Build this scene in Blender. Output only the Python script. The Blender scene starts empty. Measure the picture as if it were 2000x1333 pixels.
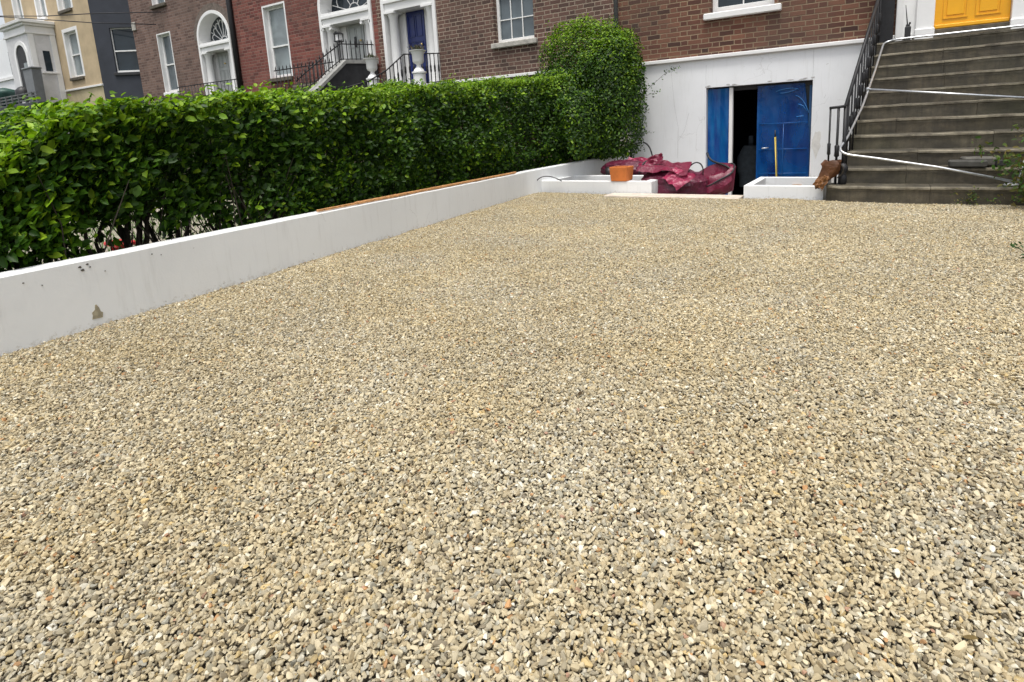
import bpy, math, random
import numpy as np
from mathutils import Vector, Matrix, noise

rng = np.random.default_rng(7)
random.seed(7)
scene = bpy.context.scene
COL = scene.collection

# ------------------------------------------------------------------ camera
R = np.array([[0.8573184562535626, 0.052564832098020944, -0.5120956971050578],
              [0.5125880406412908, -0.1790029945461482, 0.8397686756095598],
              [-0.04752436384140871, -0.9824433145836041, -0.18040667524083168]])
cam = bpy.data.cameras.new("camera")
cam.sensor_width = 36.0
cam.lens = 1100.87 / 2000 * 36
cam.shift_x = -0.025
cam.shift_y = -0.10575
cam.clip_start = 0.05
cam.clip_end = 500
camo = bpy.data.objects.new("camera", cam)
COL.objects.link(camo)
m = Matrix.Identity(4)
for i in range(3):
    m[i][0] = R[i][0]; m[i][1] = -R[i][1]; m[i][2] = -R[i][2]
m[2][3] = 0.9
camo.matrix_world = m
scene.camera = camo

# ------------------------------------------------------------------ light
SUN_EL, SUN_AZ = math.radians(72), math.radians(164)     # direction the light comes from, azimuth from +Y clockwise
world = bpy.data.worlds.new("World")
scene.world = world
world.use_nodes = True
wn = world.node_tree
bg = wn.nodes["Background"]
sky = wn.nodes.new("ShaderNodeTexSky")
sky.sky_type = 'NISHITA'
sky.sun_disc = False
sky.sun_elevation = SUN_EL
sky.sun_rotation = SUN_AZ
sky.air_density = 1.0
sky.dust_density = 4.0
hs = wn.nodes.new("ShaderNodeHueSaturation")
hs.inputs["Saturation"].default_value = 0.30
wn.links.new(sky.outputs[0], hs.inputs["Color"])
wn.links.new(hs.outputs[0], bg.inputs[0])
bg.inputs[1].default_value = 0.15
sl = bpy.data.lights.new("sun", 'SUN')
sl.energy = 1.5
sl.angle = math.radians(14)
sl.color = (1.0, 0.965, 0.90)
so = bpy.data.objects.new("sun", sl)
COL.objects.link(so)
sd = Vector((math.sin(SUN_AZ) * math.cos(SUN_EL), math.cos(SUN_AZ) * math.cos(SUN_EL), math.sin(SUN_EL)))
so.rotation_euler = (-sd).to_track_quat('-Z', 'Y').to_euler()
so.location = (0, 0, 20)
vs = scene.view_settings
vs.view_transform = 'Standard'
vs.look = 'None'
vs.gamma = 1
vs.exposure = 0.54
scene.cycles.max_bounces = 6

# ------------------------------------------------------------------ materials
class NT:
    def __init__(s, name):
        s.m = bpy.data.materials.new(name)
        s.m.use_nodes = True
        s.t = s.m.node_tree
        s.b = s.t.nodes["Principled BSDF"]
    def n(s, typ, **kw):
        nd = s.t.nodes.new(typ)
        for k, v in kw.items():
            setattr(nd, k, v)
        return nd
    def l(s, a, b): s.t.links.new(a, b)
    def val(s, x):
        return x
    def math(s, op, a, b=None, c=None, clamp=False):
        nd = s.n("ShaderNodeMath", operation=op)
        nd.use_clamp = clamp
        for i, v in enumerate((a, b, c)):
            if v is None: continue
            if isinstance(v, (int, float)): nd.inputs[i].default_value = v
            else: s.l(v, nd.inputs[i])
        return nd.outputs[0]
    def noise(s, vec, scale, detail=3, rough=0.6, dist=0.0):
        nd = s.n("ShaderNodeTexNoise")
        nd.inputs["Scale"].default_value = scale
        nd.inputs["Detail"].default_value = detail
        nd.inputs["Roughness"].default_value = rough
        nd.inputs["Distortion"].default_value = dist
        if vec is not None: s.l(vec, nd.inputs["Vector"])
        return nd.outputs["Fac"]
    def ramp(s, fac, stops):
        nd = s.n("ShaderNodeValToRGB")
        e = nd.color_ramp.elements
        while len(e) < len(stops): e.new(0.5)
        for el, (p, c) in zip(e, stops):
            el.position = p
            el.color = (c[0], c[1], c[2], 1) if not isinstance(c, (int, float)) else (c, c, c, 1)
        s.l(fac, nd.inputs[0])
        return nd.outputs[0]
    def mix(s, fac, a, b, mode='MIX'):
        nd = s.n("ShaderNodeMix", data_type='RGBA', blend_type=mode)
        if isinstance(fac, (int, float)): nd.inputs[0].default_value = fac
        else: s.l(fac, nd.inputs[0])
        for i, v in ((6, a), (7, b)):
            if isinstance(v, tuple): nd.inputs[i].default_value = (*v, 1)
            else: s.l(v, nd.inputs[i])
        return nd.outputs[2]
    def bump(s, h, strength, dist=0.01, normal=None):
        nd = s.n("ShaderNodeBump")
        nd.inputs["Strength"].default_value = strength
        nd.inputs["Distance"].default_value = dist
        s.l(h, nd.inputs["Height"])
        s.l(nd.outputs[0], s.b.inputs["Normal"])
    def coord(s):
        return s.n("ShaderNodeTexCoord").outputs["Object"]
    def scaled(s, v, sc):
        nd = s.n("ShaderNodeMapping")
        nd.inputs["Scale"].default_value = sc
        s.l(v, nd.inputs[0])
        return nd.outputs[0]

def simple(name, c, rough=0.6, var=0.15, scale=6, metal=0.0, spec=0.5, bump=0.15, bdist=0.004):
    t = NT(name)
    v = t.coord()
    f = t.noise(v, scale, 5, 0.65)
    c = tuple(c)
    lo = tuple(x * (1 - var * 1.6) for x in c)
    hi = tuple(min(1, x * (1 + var)) for x in c)
    t.l(t.ramp(f, [(0.3, lo), (0.68, hi)]), t.b.inputs["Base Color"])
    t.b.inputs["Roughness"].default_value = rough
    t.b.inputs["Metallic"].default_value = metal
    t.b.inputs["Specular IOR Level"].default_value = spec
    if bump:
        t.bump(t.noise(v, scale * 8, 4, 0.6), bump, bdist)
    return t.m

def brick_mat(name, ramp, mortar, course=0.0765, unit=0.34, warp=0.004, jw=0.006, axis='x'):
    t = NT(name)
    v = t.coord()
    nn = t.n("ShaderNodeTexNoise"); nn.inputs["Scale"].default_value = 9; nn.inputs["Detail"].default_value = 2
    t.l(v, nn.inputs["Vector"])
    sub = t.n("ShaderNodeVectorMath", operation='MULTIPLY_ADD')
    t.l(nn.outputs["Color"], sub.inputs[0]); sub.inputs[1].default_value = (warp * 4,) * 3
    t.l(v, sub.inputs[2])
    sx = t.n("ShaderNodeSeparateXYZ"); t.l(sub.outputs[0], sx.inputs[0])
    X = t.math('ADD', sx.outputs[0], sx.outputs[1]); Z = sx.outputs[2]
    zr = t.math('DIVIDE', Z, course)
    row = t.math('FLOOR', zr)
    par = t.math('MULTIPLY', t.math('FLOORED_MODULO', row, 2.0), unit * 0.5)
    rj = t.n("ShaderNodeTexWhiteNoise", noise_dimensions='1D'); t.l(row, rj.inputs["W"])
    jit = t.math('MULTIPLY', rj.outputs["Value"], 0.02)
    ur = t.math('DIVIDE', t.math('ADD', t.math('ADD', X, par), jit), unit)
    cell = t.math('FLOOR', ur)
    fu = t.math('SUBTRACT', ur, cell)
    fv = t.math('SUBTRACT', zr, row)
    ish = t.math('GREATER_THAN', fu, 0.66)
    # distance to the nearest joint
    a = t.math('MINIMUM', fu, t.math('SUBTRACT', 0.66, fu))
    b = t.math('MINIMUM', t.math('SUBTRACT', fu, 0.66), t.math('SUBTRACT', 1.0, fu))
    du = t.math('MULTIPLY', t.math('MAXIMUM', a, b), unit)
    dv = t.math('MULTIPLY', t.math('MINIMUM', fv, t.math('SUBTRACT', 1.0, fv)), course)
    d = t.math('MINIMUM', du, dv)
    brick = t.math('MULTIPLY', t.math('SUBTRACT', d, jw * 0.7), 1.0 / (jw * 0.8), clamp=True)
    cv = t.n("ShaderNodeCombineXYZ")
    t.l(t.math('ADD', t.math('MULTIPLY', cell, 2.0), ish), cv.inputs[0]); t.l(row, cv.inputs[1])
    wn_ = t.n("ShaderNodeTexWhiteNoise", noise_dimensions='2D'); t.l(cv.outputs[0], wn_.inputs["Vector"])
    bc = t.ramp(wn_.outputs["Value"], ramp)
    fine = t.noise(v, 70, 3, 0.7)
    bc = t.mix(t.math('MULTIPLY', fine, 0.5), bc, (0.03, 0.02, 0.018))
    patch = t.noise(v, 0.9, 4, 0.6, 0.4)
    mc = t.mix(t.ramp(t.noise(v, 3.0, 3), [(0.35, 0.0), (0.75, 1.0)]), mortar, tuple(x * 0.55 for x in mortar))
    col = t.mix(brick, mc, bc)
    dirt = t.ramp(patch, [(0.38, 0.0), (0.75, 0.55)])
    col = t.mix(dirt, col, (0.075, 0.055, 0.042))
    t.l(col, t.b.inputs["Base Color"])
    t.b.inputs["Roughness"].default_value = 0.88
    h = t.math('ADD', brick, t.math('MULTIPLY', fine, 0.5))
    t.bump(h, 0.7, 0.005)
    return t.m

M = {}
M['brick_own'] = brick_mat("brick_red_brown", [(0.0, (0.05, 0.02, 0.014)), (0.25, (0.13, 0.044, 0.027)), (0.55, (0.19, 0.074, 0.043)), (0.85, (0.245, 0.105, 0.062)), (1.0, (0.09, 0.035, 0.023))], (0.31, 0.23, 0.145))
M['brick_blue'] = brick_mat("brick_brown", [(0.0, (0.06, 0.03, 0.024)), (0.35, (0.13, 0.062, 0.048)), (0.7, (0.17, 0.085, 0.064)), (1.0, (0.20, 0.105, 0.08))], (0.42, 0.34, 0.26), jw=0.0065)
M['brick_red'] = brick_mat("brick_red", [(0.0, (0.12, 0.028, 0.022)), (0.35, (0.21, 0.05, 0.04)), (0.7, (0.26, 0.075, 0.055)), (1.0, (0.30, 0.10, 0.075))], (0.24, 0.15, 0.12))
M['brick_far'] = brick_mat("brick_grey_brown", [(0.0, (0.12, 0.065, 0.05)), (0.5, (0.20, 0.12, 0.094)), (1.0, (0.26, 0.16, 0.125))], (0.24, 0.19, 0.165))
M['render_tan'] = simple("render_tan", (0.47, 0.37, 0.235), 0.9, 0.10, 2.0, bump=0.3)
M['render_grey'] = simple("render_slate_grey", (0.032, 0.037, 0.05), 0.75, 0.15, 2.0, bump=0.3)
M['paint_white'] = simple("paint_white", (0.80, 0.80, 0.79), 0.45, 0.04, 3, bump=0.08)
M['sill_stone'] = simple("sill_stone", (0.42, 0.40, 0.36), 0.85, 0.2, 12, bump=0.3)
M['iron'] = simple("iron_black", (0.008, 0.008, 0.010), 0.55, 0.3, 20, bump=0.2)
M['galv'] = simple("galvanised_steel", (0.62, 0.64, 0.66), 0.32, 0.15, 30, metal=0.85, bump=0.1)
M['dark_paint'] = simple("dark_painted_render", (0.03, 0.031, 0.034), 0.7, 0.3, 5)
M['door_blue'] = simple("paint_blue", (0.010, 0.022, 0.13), 0.3, 0.15, 4, bump=0.05)
M['door_yellow'] = simple("paint_yellow", (0.83, 0.40, 0.006), 0.35, 0.05, 4, bump=0.05)
M['door_grey'] = simple("paint_pale_grey", (0.40, 0.42, 0.41), 0.4, 0.08, 4, bump=0.05)
M['brass'] = simple("brass", (0.6, 0.45, 0.2), 0.35, 0.1, 20, metal=0.8)
M['threshold'] = simple("threshold_stone", (0.10, 0.085, 0.06), 0.7, 0.35, 12)
M['wood'] = simple("wood_orange", (0.66, 0.34, 0.14), 0.7, 0.3, 25)
M['terracotta'] = simple("terracotta", (0.56, 0.165, 0.035), 0.75, 0.12, 9)
M['soil'] = simple("soil", (0.055, 0.042, 0.028), 0.95, 0.4, 18, bump=0.8, bdist=0.02)
M['bark'] = simple("bark", (0.035, 0.027, 0.018), 0.9, 0.4, 30, bump=0.6)
M['rubber'] = simple("rubber_black", (0.02, 0.02, 0.022), 0.5, 0.2, 20)
M['plastic_grey'] = simple("plastic_grey", (0.16, 0.17, 0.18), 0.5, 0.1, 6)
M['plastic_green'] = simple("plastic_dark_green", (0.02, 0.07, 0.055), 0.5, 0.2, 6)
M['red_plastic'] = simple("plastic_red", (0.6, 0.03, 0.035), 0.35, 0.1, 6)
M['yellow_plastic'] = simple("plastic_yellow", (0.78, 0.60, 0.10), 0.4, 0.1, 10)
M['cable'] = simple("cable", (0.02, 0.02, 0.025), 0.6, 0.1, 10, bump=0)
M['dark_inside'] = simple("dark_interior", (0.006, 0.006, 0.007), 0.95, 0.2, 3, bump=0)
M['paving'] = simple("paving", (0.33, 0.29, 0.24), 0.85, 0.2, 5, bump=0.3)
M['slab'] = simple("slab_pinkish", (0.62, 0.54, 0.45), 0.8, 0.15, 8, bump=0.3)
M['hessian'] = simple("coat_grey_blue", (0.022, 0.03, 0.038), 0.9, 0.3, 14)

def glass(name, c, rough=0.06, spec=0.6):
    t = NT(name)
    v = t.coord()
    f = t.noise(v, 1.6, 3, 0.5, 0.6)
    t.l(t.ramp(f, [(0.35, tuple(x * 0.7 for x in c)), (0.7, tuple(x * 1.2 for x in c))]), t.b.inputs["Base Color"])
    t.b.inputs["Roughness"].default_value = rough
    t.b.inputs["Specular IOR Level"].default_value = spec
    t.bump(t.noise(v, 3, 1), 0.15, 0.01)
    return t.m
M['glass_dark'] = glass("glass_dark", (0.022, 0.032, 0.042), 0.05, 0.4)
M['glass_curtain'] = glass("glass_curtain", (0.24, 0.28, 0.29))
M['glass_mid'] = glass("glass_mid", (0.10, 0.125, 0.14))

def painted_wall(name, base, streak_axis_z=True, chips=True):
    t = NT(name)
    v = t.coord()
    big = t.noise(v, 1.4, 5, 0.6)
    col = t.ramp(big, [(0.30, tuple(x * 0.93 for x in base)), (0.65, base)])
    st = t.noise(t.scaled(v, (7, 7, 0.7)), 3.0, 4, 0.65)
    stm = t.ramp(st, [(0.55, 0.0), (0.80, 0.3)])
    col = t.mix(stm, col, (0.50, 0.495, 0.47))
    if chips:
        sp = t.noise(v, 16, 4, 0.7)
        spm = t.ramp(sp, [(0.70, 0.0), (0.74, 0.65)])
        col = t.mix(spm, col, (0.30, 0.28, 0.25))
    sx = t.n("ShaderNodeSeparateXYZ"); t.l(v, sx.inputs[0])
    low = t.math('MULTIPLY', t.math('SUBTRACT', 0.09, sx.outputs[2]), 3.2, clamp=True)
    spl = t.ramp(t.math('ADD', t.noise(v, 38, 5, 0.75), low), [(0.76, 0.0), (0.90, 0.4)])
    col = t.mix(spl, col, (0.36, 0.32, 0.24))
    vor = t.n("ShaderNodeTexVoronoi", feature='DISTANCE_TO_EDGE'); vor.inputs["Scale"].default_value = 1.1
    wv = t.n("ShaderNodeTexNoise"); wv.inputs["Scale"].default_value = 4; wv.inputs["Detail"].default_value = 5
    t.l(v, wv.inputs["Vector"])
    wm = t.n("ShaderNodeVectorMath", operation='MULTIPLY_ADD'); t.l(wv.outputs["Color"], wm.inputs[0]); wm.inputs[1].default_value = (.35, .35, .35); t.l(v, wm.inputs[2])
    t.l(wm.outputs[0], vor.inputs["Vector"])
    hair = t.math('MULTIPLY', t.math('LESS_THAN', vor.outputs["Distance"], 0.0035), t.math('GREATER_THAN', t.noise(v, 1.7, 2), 0.56))
    col = t.mix(t.math('MULTIPLY', hair, 0.2), col, (0.3, 0.29, 0.27))
    t.l(col, t.b.inputs["Base Color"])
    t.b.inputs["Roughness"].default_value = 0.7
    hh = t.math('ADD', t.noise(v, 4, 5, 0.65), t.math('MULTIPLY', t.noise(v, 90, 3), 0.22))
    t.bump(hh, 0.45, 0.006)
    return t.m
M['wall_white'] = painted_wall("masonry_paint_white", (0.83, 0.845, 0.84))
M['house_white'] = painted_wall("house_base_white", (0.80, 0.815, 0.83))
M['planter_white'] = painted_wall("planter_white", (0.80, 0.81, 0.81), chips=False)

def step_mat():
    t = NT("granite_steps")
    v = t.coord()
    f = t.noise(v, 3.2, 6, 0.7, 0.3)
    col = t.ramp(f, [(0.28, (0.03, 0.027, 0.02)), (0.45, (0.085, 0.077, 0.056)), (0.6, (0.155, 0.14, 0.104)), (0.78, (0.26, 0.24, 0.185))])
    g = t.noise(v, 220, 2, 0.5)
    col = t.mix(t.math('MULTIPLY', t.ramp(g, [(0.4, 0.0), (0.65, 1.0)]), 0.35), col, (0.05, 0.05, 0.045))
    alg = t.ramp(t.noise(v, 1.3, 4, 0.6), [(0.45, 0.0), (0.7, 0.45)])
    col = t.mix(alg, col, (0.07, 0.075, 0.035))
    st = t.ramp(t.noise(t.scaled(v, (9, 0.6, 0.6)), 2.0, 4, 0.7), [(0.45, 0.0), (0.7, 0.65)])
    col = t.mix(st, col, (0.04, 0.037, 0.03))
    # paler along the step edges, darker low on the risers
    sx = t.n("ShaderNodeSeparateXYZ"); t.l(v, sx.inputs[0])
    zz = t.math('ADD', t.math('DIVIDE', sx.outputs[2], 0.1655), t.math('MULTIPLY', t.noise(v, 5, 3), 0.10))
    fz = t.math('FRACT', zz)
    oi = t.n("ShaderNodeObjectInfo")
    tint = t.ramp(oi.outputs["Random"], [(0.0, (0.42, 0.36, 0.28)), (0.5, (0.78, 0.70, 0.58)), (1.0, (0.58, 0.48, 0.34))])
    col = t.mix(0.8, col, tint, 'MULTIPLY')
    pale_edged = t.ramp(fz, [(0.0, 0.6), (0.05, 0.0), (0.70, 0.0), (0.88, 0.75)])
    wn2 = t.math('MULTIPLY', pale_edged, t.ramp(t.noise(v, 7, 5, 0.7), [(0.34, 0.05), (0.62, 0.75)]))
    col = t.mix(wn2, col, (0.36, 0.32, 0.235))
    low_dark = t.ramp(fz, [(0.06, 0.55), (0.5, 0.0)])
    col = t.mix(t.math('MULTIPLY', low_dark, t.ramp(t.noise(v, 4, 4), [(0.35, 0.0), (0.6, 1.0)])), col, (0.028, 0.026, 0.02))
    t.l(col, t.b.inputs["Base Color"])
    t.l(t.ramp(t.noise(v, 4, 3), [(0.3, 0.45), (0.7, 0.85)]), t.b.inputs["Roughness"])
    t.bump(t.math('ADD', t.noise(v, 6, 5, 0.7), t.math('MULTIPLY', g, 0.2)), 0.6, 0.015)
    return t.m
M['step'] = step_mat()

def cloth_mat(name, c, rough=0.42):
    t = NT(name)
    v = t.coord()
    f = t.noise(v, 7, 4, 0.6)
    t.l(t.ramp(f, [(0.3, tuple(x * 0.6 for x in c)), (0.7, c)]), t.b.inputs["Base Color"])
    t.b.inputs["Roughness"].default_value = rough
    t.b.inputs["Specular IOR Level"].default_value = 0.6
    w = t.noise(v, 14, 3, 0.5, 1.5)
    t.bump(w, 0.5, 0.02)
    return t.m
M['bag'] = cloth_mat("woven_magenta", (0.19, 0.008, 0.040))
M['bag_dark'] = cloth_mat("woven_maroon", (0.12, 0.008, 0.033))
M['bag_pink'] = cloth_mat("woven_pink", (0.34, 0.018, 0.075))
M['sack'] = cloth_mat("brown_leather", (0.135, 0.050, 0.016), 0.45)

def film_mat():
    t = NT("blue_film")
    v = t.coord()
    f = t.noise(t.scaled(v, (6, 1, 0.8)), 2.0, 3, 0.5)
    t.l(t.ramp(f, [(0.3, (0.002, 0.035, 0.20)), (0.7, (0.004, 0.125, 0.34))]), t.b.inputs["Base Color"])
    t.b.inputs["Roughness"].default_value = 0.22
    t.b.inputs["Specular IOR Level"].default_value = 0.45
    h = t.math('ADD', t.noise(t.scaled(v, (5, 1, 1.2)), 2.5, 3, 0.5, 1.0), t.math('MULTIPLY', t.noise(v, 22, 3, 0.5, 2.0), 0.15))
    t.bump(h, 0.35, 0.03)
    return t.m
M['film'] = film_mat()

def leaf_mat(name, trans=0.28, rough=0.48):
    t = NT(name)
    at = t.n("ShaderNodeAttribute", attribute_name="tone")
    t.l(at.outputs["Color"], t.b.inputs["Base Color"])
    t.b.inputs["Roughness"].default_value = rough
    t.b.inputs["Specular IOR Level"].default_value = 0.32
    tr = t.n("ShaderNodeBsdfTranslucent")
    br = t.mix(1.0, at.outputs["Color"], (1.6, 1.7, 0.7), 'MULTIPLY')
    t.l(br, tr.inputs[0])
    mx = t.n("ShaderNodeMixShader"); mx.inputs[0].default_value = trans
    t.l(t.b.outputs[0], mx.inputs[1]); t.l(tr.outputs[0], mx.inputs[2])
    t.l(mx.outputs[0], t.t.nodes["Material Output"].inputs[0])
    return t.m
M['leaf'] = leaf_mat("leaf")

def stone_mat():
    t = NT("gravel_stone")
    at = t.n("ShaderNodeAttribute", attribute_name="tone", attribute_type='INSTANCER')
    v = t.coord()
    f = t.noise(v, 90, 3, 0.6)
    col = t.mix(t.math('MULTIPLY', f, 0.45), at.outputs["Color"], (0.16, 0.135, 0.09), 'MIX')
    t.l(col, t.b.inputs["Base Color"])
    t.b.inputs["Roughness"].default_value = 0.8
    t.b.inputs["Specular IOR Level"].default_value = 0.3
    return t.m
M['stone'] = stone_mat()
M['bed'] = simple("gravel_bed", (0.24, 0.20, 0.14), 0.95, 0.4, 60, bump=1.0, bdist=0.02)
M['grass'] = simple("grass_soil", (0.06, 0.085, 0.03), 0.95, 0.5, 9, bump=0.8, bdist=0.03)
M['far_path'] = simple("light_gravel", (0.38, 0.34, 0.27), 0.95, 0.3, 45, bump=0.8, bdist=0.01)
M['ground'] = simple("ground", (0.10, 0.09, 0.07), 0.95, 0.3, 3)

# ------------------------------------------------------------------ mesh helpers
class MB:
    def __init__(s): s.v = []; s.f = []
    def add(s, vs_, fs_):
        o = len(s.v)
        s.v += [tuple(p) for p in vs_]
        s.f += [tuple(i + o for i in f) for f in fs_]
        return s
    def box(s, x0, x1, y0, y1, z0, z1, bev=0.0):
        if bev <= 0:
            return s.add([(x0, y0, z0), (x1, y0, z0), (x1, y1, z0), (x0, y1, z0), (x0, y0, z1), (x1, y0, z1), (x1, y1, z1), (x0, y1, z1)],
                  [(0, 3, 2, 1), (4, 5, 6, 7), (0, 1, 5, 4), (1, 2, 6, 5), (2, 3, 7, 6), (3, 0, 4, 7)])
        b = min(bev, (x1 - x0) / 3, (y1 - y0) / 3, (z1 - z0) / 3)
        vs_, idx = [], {}
        X, Y, Z = (x0, x1), (y0, y1), (z0, z1)
        for i in (0, 1):
            for j in (0, 1):
                for k in (0, 1):
                    sx, sy, sz = (b if i == 0 else -b), (b if j == 0 else -b), (b if k == 0 else -b)
                    for a, p in enumerate(((X[i], Y[j] + sy, Z[k] + sz), (X[i] + sx, Y[j], Z[k] + sz), (X[i] + sx, Y[j] + sy, Z[k]))):
                        idx[(i, j, k, a)] = len(vs_); vs_.append(p)
        g = lambda i, j, k, a: idx[(i, j, k, a)]
        fs = []
        for i in (0, 1): fs.append([g(i, 0, 0, 0), g(i, 0, 1, 0), g(i, 1, 1, 0), g(i, 1, 0, 0)])
        for j in (0, 1): fs.append([g(0, j, 0, 1), g(1, j, 0, 1), g(1, j, 1, 1), g(0, j, 1, 1)])
        for k in (0, 1): fs.append([g(0, 0, k, 2), g(0, 1, k, 2), g(1, 1, k, 2), g(1, 0, k, 2)])
        for i in (0, 1):
            for j in (0, 1): fs.append([g(i, j, 0, 0), g(i, j, 1, 0), g(i, j, 1, 1), g(i, j, 0, 1)])
            for k in (0, 1): fs.append([g(i, 0, k, 0), g(i, 1, k, 0), g(i, 1, k, 2), g(i, 0, k, 2)])
        for j in (0, 1):
            for k in (0, 1): fs.append([g(0, j, k, 1), g(1, j, k, 1), g(1, j, k, 2), g(0, j, k, 2)])
        for i in (0, 1):
            for j in (0, 1):
                for k in (0, 1): fs.append([g(i, j, k, 0), g(i, j, k, 1), g(i, j, k, 2)])
        return s.add(vs_, fs)
    def prism(s, poly, y0, y1, plane='xz'):
        """poly: list of 2D points, extruded along the third axis from y0 to y1"""
        n = len(poly)
        if plane == 'xz': mk = lambda p, y: (p[0], y, p[1])
        elif plane == 'yz': mk = lambda p, y: (y, p[0], p[1])
        else: mk = lambda p, y: (p[0], p[1], y)
        vs_ = [mk(p, y0) for p in poly] + [mk(p, y1) for p in poly]
        fs = [tuple(range(n)), tuple(range(2 * n - 1, n - 1, -1))]
        fs += [(i, i + n, (i + 1) % n + n, (i + 1) % n) for i in range(n)]
        return s.add(vs_, fs)
    def tube(s, pts, r, seg=8, cap=True):
        pts = [Vector(p) for p in pts]
        n = len(pts)
        rr = r if isinstance(r, (list, tuple)) else [r] * n
        rings = []
        up = Vector((0.13, 0.31, 0.94)).normalized()
        for i, p in enumerate(pts):
            d = (pts[min(i + 1, n - 1)] - pts[max(i - 1, 0)]).normalized()
            if abs(d.dot(up)) > 0.98: up = Vector((1, 0, 0))
            a = d.cross(up).normalized(); b = d.cross(a).normalized()
            up = b.cross(d) if False else up
            rings.append([p + (a * math.cos(t) + b * math.sin(t)) * rr[i] for t in [2 * math.pi * k / seg for k in range(seg)]])
        vs_ = [q for ring in rings for q in ring]
        fs = []
        for i in range(n - 1):
            for k in range(seg):
                k2 = (k + 1) % seg
                fs.append((i * seg + k, i * seg + k2, (i + 1) * seg + k2, (i + 1) * seg + k))
        if cap:
            fs.append(tuple(range(seg - 1, -1, -1))); fs.append(tuple((n - 1) * seg + k for k in range(seg)))
        return s.add(vs_, fs)
    def lathe(s, prof, cx, cy, z0, seg=20):
        """prof: list of (radius, z)"""
        vs_, fs = [], []
        n = len(prof)
        for r_, z in prof:
            for k in range(seg):
                a = 2 * math.pi * k / seg
                vs_.append((cx + r_ * math.cos(a), cy + r_ * math.sin(a), z0 + z))
        for i in range(n - 1):
            for k in range(seg):
                k2 = (k + 1) % seg
                fs.append((i * seg + k, i * seg + k2, (i + 1) * seg + k2, (i + 1) * seg + k))
        fs.append(tuple(range(seg - 1, -1, -1))); fs.append(tuple((n - 1) * seg + k for k in range(seg)))
        return s.add(vs_, fs)
    def build(s, name, mat, parent=None, smooth=False, fix=True):
        me = bpy.data.meshes.new(name)
        me.from_pydata(s.v, [], s.f)
        me.validate()
        if fix:
            import bmesh
            bm = bmesh.new(); bm.from_mesh(me)
            bmesh.ops.recalc_face_normals(bm, faces=bm.faces)
            bm.to_mesh(me); bm.free()
        if smooth:
            for p in me.polygons: p.use_smooth = True
        me.materials.append(mat if not isinstance(mat, str) else M[mat])
        o = bpy.data.objects.new(name, me)
        COL.objects.link(o)
        if parent is not None: o.parent = parent
        return o

def tag(o, label=None, cat=None, group=None, kind=None):
    if label: o['label'] = label
    if cat: o['category'] = cat
    if group: o['group'] = group
    if kind: o['kind'] = kind
    return o

def thing(name, label, cat, loc=(0, 0, 0), group=None):
    o = bpy.data.objects.new(name, None)
    o.empty_display_size = 0.1
    COL.objects.link(o)
    return tag(o, label, cat, group)

def autosmooth(o, ang=35):
    me = o.data
    for p in me.polygons: p.use_smooth = True
    try:
        me.set_sharp_from_angle(angle=math.radians(ang))
    except Exception:
        pass
    return o

def bez(p0, p1, p2, p3, n=14):
    out = []
    for i in range(n + 1):
        t = i / n
        out.append(tuple((1 - t) ** 3 * a + 3 * (1 - t) ** 2 * t * b + 3 * (1 - t) * t * t * c + t ** 3 * d for a, b, c, d in zip(p0, p1, p2, p3)))
    return out

def rounded(pts, r=0.08, n=6):
    """polyline with rounded corners"""
    P = [Vector(p) for p in pts]
    out = [P[0]]
    for i in range(1, len(P) - 1):
        a = (P[i - 1] - P[i]); b = (P[i + 1] - P[i])
        ra = min(r, a.length * 0.45); rb = min(r, b.length * 0.45)
        s_, e_ = P[i] + a.normalized() * ra, P[i] + b.normalized() * rb
        for k in range(n + 1):
            t = k / n
            out.append((1 - t) ** 2 * s_ + 2 * (1 - t) * t * P[i] + t * t * e_)
    out.append(P[-1])
    return out

# ------------------------------------------------------------------ ground
D = 9.56
W0 = np.array([-3.424, 0.811]); WD = np.array([-0.1374, 0.9905]); WN = np.array([-0.9905, -0.1374])
def wallx(y):                                    # x of the garden wall's near face at depth y
    if y <= 6.75: return W0[0] + (y - W0[1]) * (WD[0] / WD[1])
    x1 = W0[0] + (6.75 - W0[1]) * (WD[0] / WD[1])
    return x1 + (y - 6.75) * ((-3.80 - x1) / (D - 6.75))

g = MB().box(-80, 60, -60, 90, -0.62, -0.52)
tag(g.build("ground", 'ground'), kind='structure', label=None)
# solid earth under the drive; its top is the dark grit between the stones
def relief(x, y):
    return 0.013 * noise.noise(Vector((x * 0.9, y * 0.9, 0.3))) + 0.008 * noise.noise(Vector((x * 3.1, y * 3.1, 1.7))) + 0.006 * noise.noise(Vector((x * 9, y * 9, 4.7)))
bx0, bx1, by0, by1 = -5.0, 3.4, -3.0, 6.98
nx, ny = 84, 100
b = MB()
vv = [(bx0 + (bx1 - bx0) * i / nx, by0 + (by1 - by0) * j / ny, 0) for j in range(ny + 1) for i in range(nx + 1)]
vv = [(x, y, relief(x, y) - 0.026) for x, y, z in vv]
ff = [(j * (nx + 1) + i, j * (nx + 1) + i + 1, (j + 1) * (nx + 1) + i + 1, (j + 1) * (nx + 1) + i) for j in range(ny) for i in range(nx)]
b.add(vv, ff)
b.box(bx0, bx1, by0, by1, -0.51, -0.06)
tag(b.build("driveway_ground", 'bed', fix=False), kind='structure')
tag(MB().box(-4.30, -0.30, 7.03, 9.54, -0.515, -0.33).build("forecourt_paving", 'paving'), kind='structure')
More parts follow.
